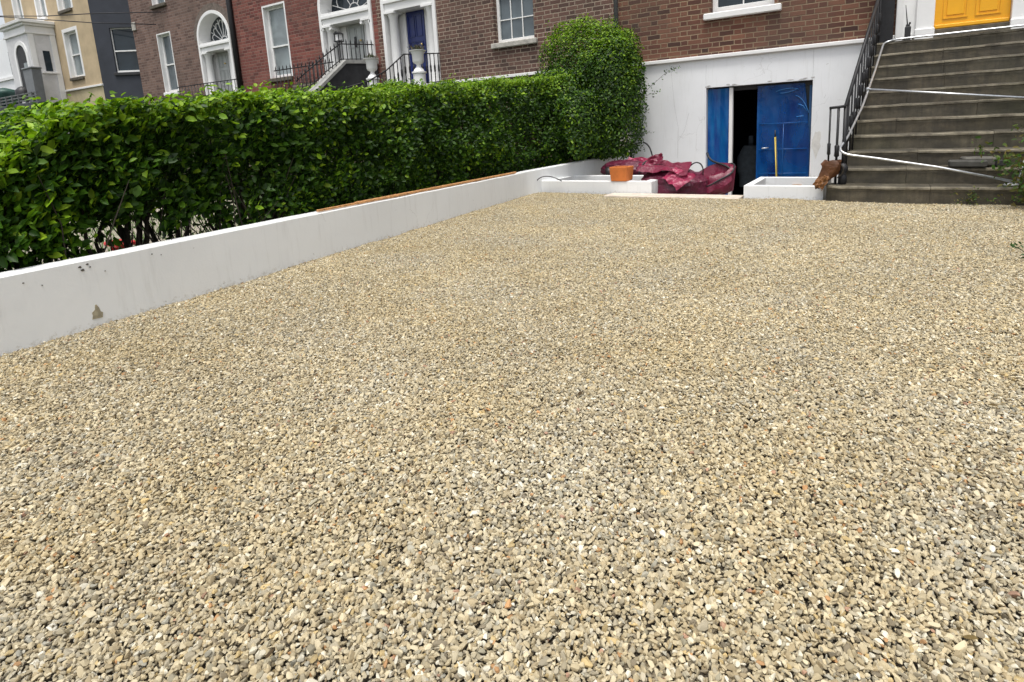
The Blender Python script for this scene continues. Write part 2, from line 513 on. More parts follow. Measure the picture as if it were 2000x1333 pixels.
# garden next door, left of the wall
b = MB()
poly = [(wallx(y) - 0.14, y) for y in (-3.0, 0.0, 3.0, 6.75, 9.5)] + [(-34, 9.5), (-34, -3.0)]
b.prism(poly, -0.50, -0.012, plane='xy')
tag(b.build("neighbour_lawn", 'grass'), kind='structure')
b = MB()
b.prism([(wallx(y) - 0.145, y) for y in (-3.0, 0.0, 3.0, 6.75, 9.45)] + [(wallx(y) - 1.35 + .9 * (abs(y - 1.7) < 1), y) for y in (9.45, 6.75, 3.0, 2.2, 1.2, 0.0, -3.0)], -0.011, 0.002, plane='xy')
tag(b.build("hedge_shade_soil", 'soil'), kind='structure')  # bare soil strip, laid to put dark shade under the hedge
b = MB()
b.prism([(-5.0, 1.0), (-5.35, 3.4), (-9.5, 5.5), (-9.5, 1.0)], -0.010, 0.007, plane='xy')
tag(b.build("neighbour_gravel_path", 'far_path'), kind='structure')

# gravel: real stones instanced on points
def make_stone(k):
    r = np.random.default_rng(100 + k)
    import bmesh
    bm = bmesh.new()
    bmesh.ops.create_icosphere(bm, subdivisions=2, radius=1.0)
    # cut with random planes for broken, angular faces
    for _ in range(11):
        n = Vector(r.normal(size=3)).normalized()
        dd = 0.42 + 0.28 * r.random()
        for v in bm.verts:
            h = v.co.dot(n) - dd
            if h > 0: v.co -= n * h
    bmesh.ops.remove_doubles(bm, verts=bm.verts, dist=0.10)
    sc = Vector((1.25 + 0.55 * r.random(), 0.95 + 0.25 * r.random(), 0.62 + 0.35 * r.random()))
    for v in bm.verts: v.co = Vector((v.co.x * sc.x, v.co.y * sc.y, v.co.z * sc.z))
    me = bpy.data.meshes.new("stone")
    bm.to_mesh(me); bm.free()
    for p in me.polygons: p.use_smooth = True
    try: me.set_sharp_from_angle(angle=math.radians(16))
    except Exception: pass
    me.materials.append(M['stone'])
    return bpy.data.objects.new("stone", me)
stones = bpy.data.collections.new("gravel_stones")
for k in range(14): stones.objects.link(make_stone(k))

def gravel_points():
    pts = []
    cam_xy = np.array([0.0, 0.0])
    for layer, (cell, zoff) in enumerate(((0.0081, -0.0050), (0.0095, 0.0005))):
        xs = np.arange(-4.75, 2.6, cell); ys = np.arange(0.15, 6.98, cell)
        X, Y = np.meshgrid(xs, ys)
        X = X.ravel() + rng.uniform(-.5, .5, X.size) * cell * 1.3
        Y = Y.ravel() + rng.uniform(-.5, .5, Y.size) * cell * 1.3
        # keep what the drive can show from here and a step to each side
        P3 = np.stack([X, Y, np.full_like(X, -0.9)], 1)
        c = P3 @ R
        px = 1050 + 1100.87 * c[:, 0] / c[:, 2]; py = 455 + 1100.87 * c[:, 1] / c[:, 2]
        keep = (c[:, 2] > 0.2) & (px > -420) & (px < 2420) & (py < 1640)
        wx = np.array([wallx(y) for y in np.linspace(0, 7, 71)])
        keep &= X > np.interp(Y, np.linspace(0, 7, 71), wx) - 0.01
        keep &= ~((X > -0.46) & (Y > 6.72)) & ~((X > -1.36) & (X < -.5) & (Y > 6.87)) & ~((X > -3.02) & (Y > 6.775 + 0.03 * np.sin(X * 5)))
        X, Y = X[keep], Y[keep]
        pts.append(np.stack([X, Y, np.full_like(X, zoff)], 1))
    P = np.concatenate(pts)
    n = len(P)
    P[:, 2] += np.array([relief(x, y) for x, y in zip(P[:, 0], P[:, 1])]) + rng.normal(0, 0.0022, n)
    # stones bank up a little against the wall
    dw = P[:, 0] - np.array([wallx(y) for y in P[:, 1]])
    P[:, 2] -= 0.010 + 0.006 * np.exp(-(dw / 0.15) ** 2)
    return P
GP = gravel_points()
n = len(GP)
print("stones", n)
size = np.clip(rng.lognormal(math.log(0.0049), 0.28, n), 0.0028, 0.0098)
rot = np.stack([rng.normal(0, 0.55, n), rng.normal(0, 0.55, n), rng.uniform(0, 6.283, n)], 1)
pal = np.array([(.66, .57, .38), (.56, .47, .295), (.46, .37, .22), (.52, .46, .33), (.38, .345, .245), (.78, .73, .58), (.24, .20, .135), (.55, .30, .13), (.58, .44, .21), (.45, .43, .345), (.46, .27, .18)])
pw = np.array([.27, .24, .13, .12, .06, .07, .05, .008, .03, .018, .004]); pw /= pw.sum()
tone = pal[rng.choice(len(pal), n, p=pw)] * rng.uniform(0.74, 1.14, (n, 1))
# loose colour patches, as tipped from different bags
pn = np.array([noise.noise(Vector((x * 1.3, y * 1.3, 5.0))) for x, y in GP[:, :2]])
tone *= (1 + 0.10 * pn)[:, None]
tone *= np.array([.97, .965, .955])
tone *= np.where(rng.random(n) < .08, .68, 1.0)[:, None]
pm = np.array([noise.noise(Vector((x * 2.2, y * 2.2, 9.0))) for x, y in GP[:, :2]])
tone[:, 2] *= 1 + 0.10 * pm; tone[:, 0] *= 1 - 0.04 * pm
me = bpy.data.meshes.new("gravel")
me.vertices.add(n)
me.vertices.foreach_set("co", GP.astype(np.float32).ravel())
a = me.attributes.new("rot", 'FLOAT_VECTOR', 'POINT'); a.data.foreach_set("vector", rot.astype(np.float32).ravel())
a = me.attributes.new("siz", 'FLOAT', 'POINT'); a.data.foreach_set("value", size.astype(np.float32))
a = me.attributes.new("pick", 'INT', 'POINT'); a.data.foreach_set("value", rng.integers(0, 14, n).astype(np.int32))
a = me.attributes.new("tone", 'FLOAT_COLOR', 'POINT'); a.data.foreach_set("color", np.concatenate([tone, np.ones((n, 1))], 1).astype(np.float32).ravel())
gravel = bpy.data.objects.new("gravel", me)
COL.objects.link(gravel)
tag(gravel, "pale buff gravel stones covering the whole front drive", "gravel", kind='stuff')
ng = bpy.data.node_groups.new("scatter_stones", 'GeometryNodeTree')
ng.interface.new_socket(name="Geometry", in_out='INPUT', socket_type='NodeSocketGeometry')
ng.interface.new_socket(name="Geometry", in_out='OUTPUT', socket_type='NodeSocketGeometry')
gi = ng.nodes.new('NodeGroupInput'); go = ng.nodes.new('NodeGroupOutput')
iop = ng.nodes.new('GeometryNodeInstanceOnPoints')
ci = ng.nodes.new('GeometryNodeCollectionInfo')
ci.inputs['Collection'].default_value = stones
ci.inputs['Separate Children'].default_value = True
ci.inputs['Reset Children'].default_value = True
def nat(nm, ty):
    q = ng.nodes.new('GeometryNodeInputNamedAttribute'); q.data_type = ty; q.inputs[0].default_value = nm
    return q.outputs[0]
ng.links.new(gi.outputs[0], iop.inputs['Points'])
ng.links.new(ci.outputs[0], iop.inputs['Instance'])
iop.inputs['Pick Instance'].default_value = True
ng.links.new(nat("pick", 'INT'), iop.inputs['Instance Index'])
ng.links.new(nat("rot", 'FLOAT_VECTOR'), iop.inputs['Rotation'])
ng.links.new(nat("siz", 'FLOAT'), iop.inputs['Scale'])
ng.links.new(iop.outputs[0], go.inputs[0])
md = gravel.modifiers.new("scatter", 'NODES'); md.node_group = ng

nd = 260
dx = rng.uniform(-4.2, 2.2, nd); dy = rng.uniform(.3, 6.6, nd)
ok_ = dx > np.array([wallx(v) for v in dy]) + .03
dx, dy = dx[ok_], dy[ok_]; nd = len(dx)
DP = np.stack([dx, dy, np.array([relief(a, c) for a, c in zip(dx, dy)]) + .007], 1)
DEBRIS = (DP, nd)
# ------------------------------------------------------------------ garden wall
def wall_top(y):
    if y < 6.6: return 0.355 - 0.0062 * (y - 0.8)
    return 0.319 + (y - 6.6) * (0.415 - 0.319) / (D - 6.6)
b = MB()
ys = list(np.arange(-1.6, D - 0.005, 0.09)) + [D - 0.004]
vs_, fs_ = [], []
for j, y in enumerate(ys):
    x = wallx(y); zt = wall_top(y) + 0.004 * noise.noise(Vector((0, y * 2.5, 3))) + 0.002 * noise.noise(Vector((0, y * 11, 3)))
    e = 0.0010 * noise.noise(Vector((1, y * 1.8, 7)))
    th = 0.115
    ring = [(x + e, y, -0.45), (x + e * .6, y, 0.1), (x + e * .5, y, zt - 0.010), (x - 0.008, y, zt - 0.001), (x - th + 0.01, y, zt), (x - th, y, zt - 0.012), (x - th, y, -0.45)]
    vs_ += ring
    if j:
        o0, o1 = (j - 1) * 7, j * 7
        for k in range(6): fs_.append((o0 + k, o0 + k + 1, o1 + k + 1, o1 + k))
fs_.append(tuple(range(7))); fs_.append(tuple(range((len(ys) - 1) * 7 + 6, (len(ys) - 1) * 7 - 1, -1)))
b.add(vs_, fs_)
gw = autosmooth(b.build("garden_wall", 'wall_white'), 40)
tag(gw, "long low white painted garden wall running beside the gravel under the hedge", "wall")
# flaked patch and little holes where the paint has come off
def wall_patch(y, z, poly, name, mat, out=0.004):
    x = wallx(y)
    pp = [(y + p[0], z + p[1]) for p in poly]
    ob = MB()
    k = len(pp)
    vs2 = [(wallx(q[0]) + out, q[0], q[1]) for q in pp] + [(wallx(q[0]) - 0.01, q[0], q[1]) for q in pp]
    ob.add(vs2, [tuple(range(k))] + [(i, (i + 1) % k, (i + 1) % k + k, i + k) for i in range(k)])
    return ob.build(name, mat, gw)
wall_patch(1.225, 0.035, [(-.026, 0), (.022, -.004), (.028, .022), (.018, .030), (.014, .052), (.004, .072), (-.002, .070), (-.006, .046), (-.022, .034), (-.02, .018)], "bare_patch", simple("bare_render", (0.36, 0.32, 0.22), 0.9, 0.2, 40))
for yy, zz, r_ in ((1.19, .318, .007), (1.225, .325, .006), (1.20, .300, .008), (1.235, .308, .004), (0.95, .300, .004), (1.55, .305, .004), (1.60, .29, .003), (1.02, .27, .003), (1.30, .27, .003)):
    wall_patch(yy, zz, [(r_ * math.cos(t) * (1 + .4 * math.sin(3 * t + yy * 9)), r_ * .8 * math.sin(t)) for t in np.arange(0, 6.2, .7)], "chip", simple("chip_dark", (0.11, 0.10, 0.085), 0.9, 0.2, 40), out=0.0035)

# the planks left on top of the wall
for (y0_, y1_, w, off, zz, tw) in ((2.84, 6.42, 0.026, 0.0, 0.004, 0.0), (3.3, 6.50, 0.024, 0.034, 0.005, 0.006)):
    b = MB()
    vs_, fs_ = [], []
    Y = np.linspace(y0_, y1_, 30)
    for j, y in enumerate(Y):
        x = wallx(y) - 0.010 - off - tw * math.sin(y)
        z = wall_top(y) + zz + 0.002
        vs_ += [(x, y, z), (x - w, y, z), (x - w, y, z + 0.016), (x, y, z + 0.016)]
        if j:
            o0, o1 = (j - 1) * 4, j * 4
            for k in range(4): fs_.append((o0 + k, o0 + (k + 1) % 4, o1 + (k + 1) % 4, o1 + k))
    fs_ += [(0, 1, 2, 3), tuple(len(vs_) - 4 + k for k in (3, 2, 1, 0))]
    b.add(vs_, fs_)
    tag(b.build("wooden_batten", 'wood'), "long orange wooden batten lying on the front edge of the white wall" if off == 0 else "shorter wooden batten lying behind the front one, nearer the hedge, on the white wall", "batten", "battens on the garden wall")

# ------------------------------------------------------------------ foliage
def leaf_mesh(name, P, Nrm, Ax, L, Wd, tones, parent=None):
    n = len(P)
    Ax = Ax - Nrm * (Ax * Nrm).sum(1, keepdims=True)
    Ax /= np.linalg.norm(Ax, axis=1, keepdims=True) + 1e-9
    S = np.cross(Nrm, Ax)
    prof = [(0, 0, 0), (-.42, .30, .16), (-.40, .68, .14), (0, 1, -.10), (.40, .68, .14), (.42, .30, .16)]
    V = np.zeros((n, 6, 3))
    curl = rng.uniform(0.3, 1.6, n)
    for k, (s_, a_, h_) in enumerate(prof):
        V[:, k] = P + S * (s_ * Wd)[:, None] + Ax * (a_ * L)[:, None] + Nrm * (h_ * Wd * curl)[:, None]
    me = bpy.data.meshes.new(name)
    me.vertices.add(n * 6)
    me.vertices.foreach_set("co", V.astype(np.float32).ravel())
    base = (np.arange(n) * 6)[:, None]
    F = np.concatenate([base + np.array([[0, 3, 2, 1]]), base + np.array([[0, 5, 4, 3]])], 1).ravel()
    me.loops.add(n * 8); me.loops.foreach_set("vertex_index", F.astype(np.int32))
    me.polygons.add(n * 2); me.polygons.foreach_set("loop_start", (np.arange(n * 2) * 4).astype(np.int32))
    me.polygons.foreach_set("loop_total", np.full(n * 2, 4, np.int32))
    me.update(); me.validate()
    a = me.attributes.new("tone", 'FLOAT_COLOR', 'POINT')
    cc = np.repeat(np.concatenate([tones, np.ones((n, 1))], 1), 6, axis=0)
    a.data.foreach_set("color", cc.astype(np.float32).ravel())
    me.materials.append(M['leaf'])
    o = bpy.data.objects.new(name, me)
    COL.objects.link(o)
    if parent is not None: o.parent = parent
    return o

def unit(v): return v / (np.linalg.norm(v, axis=1, keepdims=True) + 1e-9)
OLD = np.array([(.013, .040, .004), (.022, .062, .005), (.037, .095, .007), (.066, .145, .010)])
NEW_LIT = np.array([(.17, .33, .014), (.22, .38, .018), (.28, .43, .028)])  # new-growth greens, also used to paint light from above into the leaves

def hedge_pts(n, y0, y1, mode):
    y = rng.uniform(y0, y1, n)
    return y
def hprof(y): return 0.985 + 0.086 * y - 0.21 * np.clip((1.30 - y) / 0.30, 0, 1)
def hedge(y0, y1):
    """points along the hedge: depth u from its near face, height z"""
    P, Nn, T, Ls = [], [], [], []
    # face leaves
    n = int(6200 * (y1 - y0))
    y = y0 + (y1 - y0) * rng.random(n) ** .9
    zt = hprof(y)
    zb = 0.30 + 0.03 * np.sin(y * 7)
    w = rng.random(n)
    z = zb + (zt - zb) * w
    # uneven face
    bul = np.array([0.11 * noise.noise(Vector((a * 1.6, b_ * 1.9, 2))) + 0.05 * noise.noise(Vector((a * 4.5, b_ * 4.5, 5))) for a, b_ in zip(y, z)])
    u = 0.14 - bul + np.abs(rng.normal(0, 0.075, n)) + 0.12 * np.clip((w - 0.86) / 0.14, 0, 1) ** 2
    u += 0.09 * np.clip((0.25 - w) / 0.25, 0, 1)
    # gaps: thin clumps where dark depth shows
    gap = np.array([noise.noise(Vector((a * 3.2 + 11, b_ * 3.6, 8))) for a, b_ in zip(y, z)])
    low = (w < 0.30)
    bare = (y > .95) & (y < 2.5) & low & (np.array([noise.noise(Vector((a * 3.4, b_ * 2.0, 31))) for a, b_ in zip(y, z)]) > -0.12 + 1.6 * w)
    keep = (rng.random(n) < np.where(gap > 0.14, 0.15, 0.85)) & ~bare & (rng.random(n) < np.where(low & (y < 3), 0.8, 1))
    y, z, u, w = y[keep], z[keep], u[keep], w[keep]
    P.append(np.stack([y, u, z], 1)); n = len(y)
    nr = np.stack([rng.normal(0, .55, n), -np.ones(n) * .75, rng.normal(.55, .5, n)], 1)
    Nn.append(nr)
    T.append(w)
    # top leaves
    n = int(3000 * (y1 - y0))
    y = rng.uniform(y0, y1, n); u = rng.uniform(0.16, 0.95, n)
    z = hprof(y) + np.array([0.085 * noise.noise(Vector((a * 1.9, b_ * 3, 12))) for a, b_ in zip(y, u)]) - np.abs(rng.normal(0, 0.035, n)) + 0.02
    tuft = rng.random(n) < 0.07
    z += tuft * rng.uniform(0, 0.085, n)
    P.append(np.stack([y, u, z], 1)); Nn.append(np.stack([rng.normal(0, .6, n), rng.normal(-.3, .6, n), np.ones(n)], 1)); T.append(np.full(n, 1.05))
    # leaves deep inside and on the far face
    n = int(7500 * (y1 - y0))
    y = rng.uniform(y0, y1, n); u = rng.uniform(0.30, 1.15, n); w = rng.uniform(0.0, 0.96, n)
    z = 0.10 + (hprof(y) - 0.10) * w
    bare = (y > .8) & (y < 2.8) & (w < 0.36)
    keep = ~bare | (rng.random(n) < 0.08)
    y, u, z, w = y[keep], u[keep], z[keep], w[keep]
    n = len(y)
    P.append(np.stack([y, u, z], 1)); Nn.append(rng.normal(0, 1, (n, 3))); T.append(np.full(n, 0.3))
    P = np.concatenate(P); Nn = unit(np.concatenate(Nn)); T = np.concatenate(T)
    return P, Nn, T

DP, nd = DEBRIS
Ld = rng.uniform(.012, .030, nd)
o = leaf_mesh("dead_leaves", DP, unit(np.stack([rng.normal(0, .3, nd), rng.normal(0, .3, nd), np.ones(nd)], 1)), rng.normal(0, 1, (nd, 3)), Ld, Ld * rng.choice([.12, .5], nd), np.array([(.12, .08, .03), (.22, .16, .07), (.07, .045, .02)])[rng.integers(0, 3, nd)])
tag(o, "bits of straw and dead leaf scattered over the gravel", "dead leaves", kind='stuff')
hedge_t = thing("hedge", "long clipped bright green hedge behind the low white wall", "hedge")
P, Nn, T = hedge(-1.3, 8.7)
n = len(P)
# to world: along the wall (y), away from it (u)
wx = np.array([wallx(v) for v in P[:, 0]])
W = np.stack([wx - 0.02 - P[:, 1], P[:, 0], P[:, 2]], 1)
pnew_lit = np.clip((T - 0.80 - .05 * np.sin(P[:, 0] * 3.1)) / 0.16, 0, 1) * 0.72 + 0.06  # top band gets sky light painted into its colour, mixed with new growth
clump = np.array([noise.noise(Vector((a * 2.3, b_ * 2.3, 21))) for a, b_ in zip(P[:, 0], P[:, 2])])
isnew_lit = rng.random(n) < pnew_lit + np.clip(clump - .05, 0, 1) * 0.45
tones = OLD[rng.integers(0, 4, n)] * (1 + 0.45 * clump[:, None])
tones[isnew_lit] = NEW_LIT[rng.integers(0, 3, isnew_lit.sum())] * rng.uniform(.45, 1.05, (isnew_lit.sum(), 1))
tones *= rng.uniform(.8, 1.2, (n, 1))
L = rng.uniform(0.034, 0.062, n); L[T > 1] *= 0.82
L *= np.interp(P[:, 0], [0.5, 1.5, 3, 8], [1.28, 1.18, 1.0, 0.92]) * rng.choice([.75, 1, 1.15], n)
Ax = np.stack([rng.normal(0, .8, n) + 0.3, rng.normal(0, .8, n), rng.normal(0.1, .8, n)], 1)
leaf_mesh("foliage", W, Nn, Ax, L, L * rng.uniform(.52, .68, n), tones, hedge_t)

def stem(name, base, tips, r0, parent, mat='bark', seed=0):
    r = random.Random(seed)
    b = MB()
    for tp in tips:
        pts, rad = [], []
        bs = Vector(base); tv = Vector(tp)
        for i in range(7):
            t = i / 6
            p = bs.lerp(tv, t) + Vector((r.uniform(-1, 1), r.uniform(-1, 1), 0)) * 0.025 * math.sin(t * 3.14)
            pts.append(p); rad.append(r0 * (1 - 0.75 * t))
        b.tube(pts, rad, 6)
    return b.build(name, mat, parent, smooth=True)
k = 0
for y in np.arange(-1.0, 8.5, 0.30):
    yy = y + random.uniform(-.08, .08)
    u = random.uniform(.42, .70)
    x = wallx(yy) - u
    tips = [(x + random.uniform(-.3, .12), yy + random.uniform(-.3, .3), hprof(yy) - random.uniform(.15, .55)) for _ in range(random.randint(3, 5))]
    stem("trunk", (x, yy, -0.03), tips, random.uniform(.016, .03), hedge_t, seed=k); k += 1
# thin bare twigs in the open part near the camera
b = MB()
for _ in range(110):
    yy = random.uniform(0.2, 2.6); u = random.uniform(.16, .8); x = wallx(yy) - u
    z0 = random.uniform(-.02, .35); hgt = random.uniform(.25, .6)
    p0 = Vector((x, yy, z0)); p1 = p0 + Vector((random.uniform(-.15, .15), random.uniform(-.25, .25), hgt))
    mid = p0.lerp(p1, .5) + Vector((random.uniform(-.03, .03), random.uniform(-.04, .04), 0))
    b.tube([p0, mid, p1], [.0045, .0035, .002], 5)
tag(b.build("twigs", 'bark', hedge_t), kind='stuff')
# low weeds and grass at the foot, behind the wall
def tuft_patch(name, label, cat, n, fx, tone, length, group=None):
    b_P = []
    for _ in range(n): b_P.append(fx())
    Pp = np.array(b_P)
    nn_ = unit(np.stack([rng.normal(0, 1, n), rng.normal(0, 1, n), rng.normal(0, .25, n)], 1))
    ax = np.stack([rng.normal(0, .3, n), rng.normal(0, .3, n), np.ones(n)], 1)
    Ls = rng.uniform(*length, n)
    tn = np.array(tone)[rng.integers(0, len(tone), n)] * rng.uniform(.7, 1.2, (n, 1))
    return leaf_mesh(name, Pp, nn_, ax, Ls, Ls * 0.09, tn)
o = tuft_patch("grass", "", "", 9000, lambda: (lambda y_: (random.uniform(-8.5, wallx(y_) - .35), y_, -0.02))(random.uniform(0.3, 6.5)), [(.05, .13, .02), (.09, .19, .03), (.12, .22, .05)], (.04, .12))
tag(o, "short green grass growing behind the white wall under the hedge", "grass", kind='stuff')

def shoot(pts, nl, tone, parent, r=.004, ls=(.03, .05), spread=.03):
    b = MB(); b.tube(pts, [r * (1 - .6 * i / (len(pts) - 1)) for i in range(len(pts))], 5)
    b.build("twig", 'bark', parent, smooth=True)
    pts = [Vector(q) for q in pts]
    PP = []
    for _ in range(nl):
        t = random.uniform(.1, 1) * (len(pts) - 1); i = min(int(t), len(pts) - 2)
        PP.append(tuple(pts[i].lerp(pts[i + 1], t - i) + Vector((random.gauss(0, spread), random.gauss(0, spread), random.gauss(0, spread)))))
    PP = np.array(PP); m_ = len(PP)
    Ls = rng.uniform(*ls, m_)
    leaf_mesh("leaves", PP, unit(rng.normal(0, 1, (m_, 3)) + np.array([0, -.6, .6])), rng.normal(0, 1, (m_, 3)), Ls, Ls * .55, np.array(tone)[rng.integers(0, len(tone), m_)] * rng.uniform(.7, 1.2, (m_, 1)), parent)
# the tall clump of the same shrub against the house
clump_t = thing("tall_shrub", "tall leafy green shrub growing at the corner of the house above the hedge", "shrub")
def blob_points(n, cen, rad, power=3.6, shell=0.6):
    v = unit(rng.normal(size=(n, 3)))
    # superellipsoid shell with an uneven surface
    s_ = (np.abs(v / 1.0) ** power).sum(1) ** (-1 / power)
    bump = np.array([1 + 0.15 * noise.noise(Vector(p * 2.1) + Vector(cen)) + 0.13 * noise.noise(Vector(p * 5.3)) for p in v])
    rr = s_ * bump * (1 - np.abs(rng.normal(0, 0.11, n)))
    inner = rng.random(n) < (1 - shell) * 0.7
    rr[inner] *= rng.uniform(.2, .9, inner.sum())
    p = v * rr[:, None] * np.array(rad) + np.array(cen)
    return p, v
Ps, Vs = [], []
for cen, rad, nl in (((-4.36, 8.92, 1.62), (0.76, 0.55, 0.98), 24000), ((-3.82, 8.75, 1.30), (0.50, 0.62, 0.95), 15000), ((-3.72, 8.9, 1.85), (0.34, 0.4, 0.55), 6000), ((-4.6, 8.5, 1.15), (0.62, 0.8, 0.68), 9000), ((-4.0, 8.3, 0.95), (0.30, 0.75, 0.52), 8000)):
    p, v = blob_points(nl, cen, rad)
    Ps.append(p); Vs.append(v)
p = np.concatenate(Ps); v = np.concatenate(Vs)
kp = (p[:, 1] < D - 0.02) & (p[:, 2] > wall_top(8.5) - .02)
p, v = p[kp], v[kp]; n = len(p)
nr = unit(v + rng.normal(0, .5, (n, 3)) + np.array([0, -.1, .45]))
cl = np.array([noise.noise(Vector(q * 2.6)) for q in p])
tones = OLD[rng.integers(0, 4, n)] * (1 + 0.35 * cl[:, None]) * rng.uniform(.8, 1.2, (n, 1))
isnew_lit = rng.random(n) < 0.09 + 0.55 * np.clip((p[:, 2] - 1.7) / .7, 0, 1) * np.clip(v[:, 2] + .3, 0, 1) + np.clip(cl, 0, 1) * .5  # high, upward leaves get painted top light along with new growth
tones[isnew_lit] = NEW_LIT[rng.integers(0, 3, isnew_lit.sum())] * rng.uniform(.5, .95, (isnew_lit.sum(), 1))
L = rng.uniform(.030, .058, n)
leaf_mesh("foliage", p, nr, rng.normal(0, 1, (n, 3)), L, L * .6, tones, clump_t)
for i in range(26):
    a_ = random.uniform(0, math.pi * 2); bz_ = random.uniform(1.2, 2.35)
    bx_, by_ = -4.2 + .55 * math.cos(a_), min(8.85 + .35 * math.sin(a_), 9.3)
    shoot([(bx_, by_, bz_), (bx_ + .12 * math.cos(a_), by_ - .02, bz_ + .14), (bx_ + .20 * math.cos(a_), by_ - .03, bz_ + random.uniform(.2, .36))], 16, list(OLD) + list(NEW_LIT[:1]), clump_t, r=.003, ls=(.03, .05), spread=.02)
for i in range(14):
    a_ = random.uniform(-.2, 1.0); bz_ = random.uniform(.7, 1.9)
    shoot([(-3.45, 8.75, bz_), (-3.32, 8.7, bz_ + .05), (-3.24, 8.68, bz_ + .10 * a_)], 14, OLD, clump_t, r=.003, ls=(.03, .05), spread=.025)
for sx in (-4.4, -4.1, -4.75):
    stem("trunk", (sx, 8.6, -.03), [(sx + .1, 8.9, 2.0), (sx + .3, 8.7, 1.8), (sx - .2, 8.6, 1.7)], .035, clump_t, seed=int(-sx * 10))
# stray shoots reaching across the white wall of the house
shoot([(-3.55, 9.1, 1.25), (-3.30, 9.2, 1.50), (-3.05, 9.3, 1.72), (-2.88, 9.35, 1.80)], 46, OLD, clump_t)
shoot([(-3.50, 9.0, 1.30), (-3.25, 9.1, 1.38), (-3.16, 9.2, 1.40)], 22, OLD, clump_t)
shoot([(-3.60, 9.0, .80), (-3.36, 9.0, .745), (-3.15, 9.0, .77)], 14, OLD, clump_t, ls=(.02, .03), spread=.015)
shoot([(-3.62, 8.9, .55), (-3.45, 9.0, .60), (-3.33, 9.0, .50)], 22, OLD, clump_t, ls=(.025, .035))

# ------------------------------------------------------------------ houses
def wall_grid(b, x0, x1, z0, z1, y, holes, depth=0.25, back=3.0, soff=None):
    """front face with rectangular holes (reveals 'depth' deep), closed box behind"""
    xs = sorted({x0, x1, *[h[0] for h in holes], *[h[1] for h in holes]})
    zs = sorted({z0, z1, *[h[2] for h in holes], *[h[3] for h in holes]})
    xs = [x for x in xs if x0 <= x <= x1]; zs = [z for z in zs if z0 <= z <= z1]
    for i in range(len(xs) - 1):
        for j in range(len(zs) - 1):
            cx, cz = (xs[i] + xs[i + 1]) / 2, (zs[j] + zs[j + 1]) / 2
            if any(h[0] < cx < h[1] and h[2] < cz < h[3] for h in holes): continue
            b.add([(xs[i], y, zs[j]), (xs[i + 1], y, zs[j]), (xs[i + 1], y, zs[j + 1]), (xs[i], y, zs[j + 1])], [(0, 1, 2, 3)])
    for h in holes:
        a, c_, e, f_ = max(h[0], x0), min(h[1], x1), max(h[2], z0), min(h[3], z1)
        if a >= c_ or e >= f_: continue
        dp = h[4] if len(h) > 4 else depth
        q = [(a, y, e), (c_, y, e), (c_, y, f_), (a, y, f_), (a, y + dp, e), (c_, y + dp, e), (c_, y + dp, f_), (a, y + dp, f_)]
        fs = []
        if h[2] > z0: fs.append((0, 4, 5, 1))
        if h[3] < z1: fs.append((2, 6, 7, 3))
        fs += [(1, 5, 6, 2), (3, 7, 4, 0)]
        b.add(q, fs)
    # sides, top, back
    b.add([(x0, y, z0), (x0, y, z1), (x0, y + back, z1), (x0, y + back, z0), (x1, y, z0), (x1, y, z1), (x1, y + back, z1), (x1, y + back, z0)],
          [(0, 1, 2, 3), (7, 6, 5, 4), (1, 5, 6, 2)] + ([(3, 2, 6, 7)] if back > 1 else []))
    return b

def sash(parent, x0, x1, z0, z1, y, bars=None, glassm='glass_mid', meet=None, sillm=None, sill_over=0.09, fr=0.055, surround=None, label=None):
    """window part: frame + glazing bars in one mesh; pane, sill and painted reveal are sub-parts"""
    b = MB()
    yb = y + 0.11
    b.box(x0, x0 + fr, yb, yb + .05, z0, z1, .004); b.box(x1 - fr, x1, yb, yb + .05, z0, z1, .004)
    b.box(x0 + fr, x1 - fr, yb, yb + .05, z0, z0 + fr * 1.2, .004); b.box(x0 + fr, x1 - fr, yb, yb + .05, z1 - fr, z1, .004)
    if meet: b.box(x0 + fr, x1 - fr, yb - .012, yb + .035, meet - .02, meet + .02, .003)
    if bars:
        nc, zsb = bars
        for k_ in range(1, nc):
            xx = x0 + fr + (x1 - x0 - 2 * fr) * k_ / nc
            b.box(xx - .009, xx + .009, yb + .012, yb + .03, z0 + fr, z1 - fr)
        for zb_ in zsb: b.box(x0 + fr, x1 - fr, yb + .014, yb + .032, zb_ - .009, zb_ + .009)
    w = b.build("window", 'paint_white', parent)
    if label: w['label'] = label
    MB().box(x0 + fr * .5, x1 - fr * .5, yb + .034, yb + .045, z0 + fr * .5, z1 - fr * .5).build("pane", glassm, w)
    if sillm:
        MB().box(x0 - sill_over, x1 + sill_over, y - .07, y + .11, z0 - .10, z0 - .002, .012).build("sill", sillm, w)
    if surround:
        b = MB()
        t_ = surround
        b.box(x0 - .001, x0 + .012, y - .006, yb, z0, z1); b.box(x1 - .012, x1 + .001, y - .006, yb, z0, z1); b.box(x0 + .012, x1 - .012, y - .006, yb, z1 - .012, z1 + .001)
        b.box(x0 - t_, x0 - .0015, y - .006, y + .02, z0, z1 + t_); b.box(x1 + .0015, x1 + t_, y - .006, y + .02, z0, z1 + t_); b.box(x0 - .0015, x1 + .0015, y - .006, y + .02, z1 + .0015, z1 + t_)
        b.build("reveal", 'paint_white', w)
    return w

def arc_pts(cx, rx, zs_, rz, n=20, a0=math.pi, a1=0.0):
    return [(cx + rx * math.cos(a0 + (a1 - a0) * i / n), zs_ + rz * math.sin(a0 + (a1 - a0) * i / n)) for i in range(n + 1)]

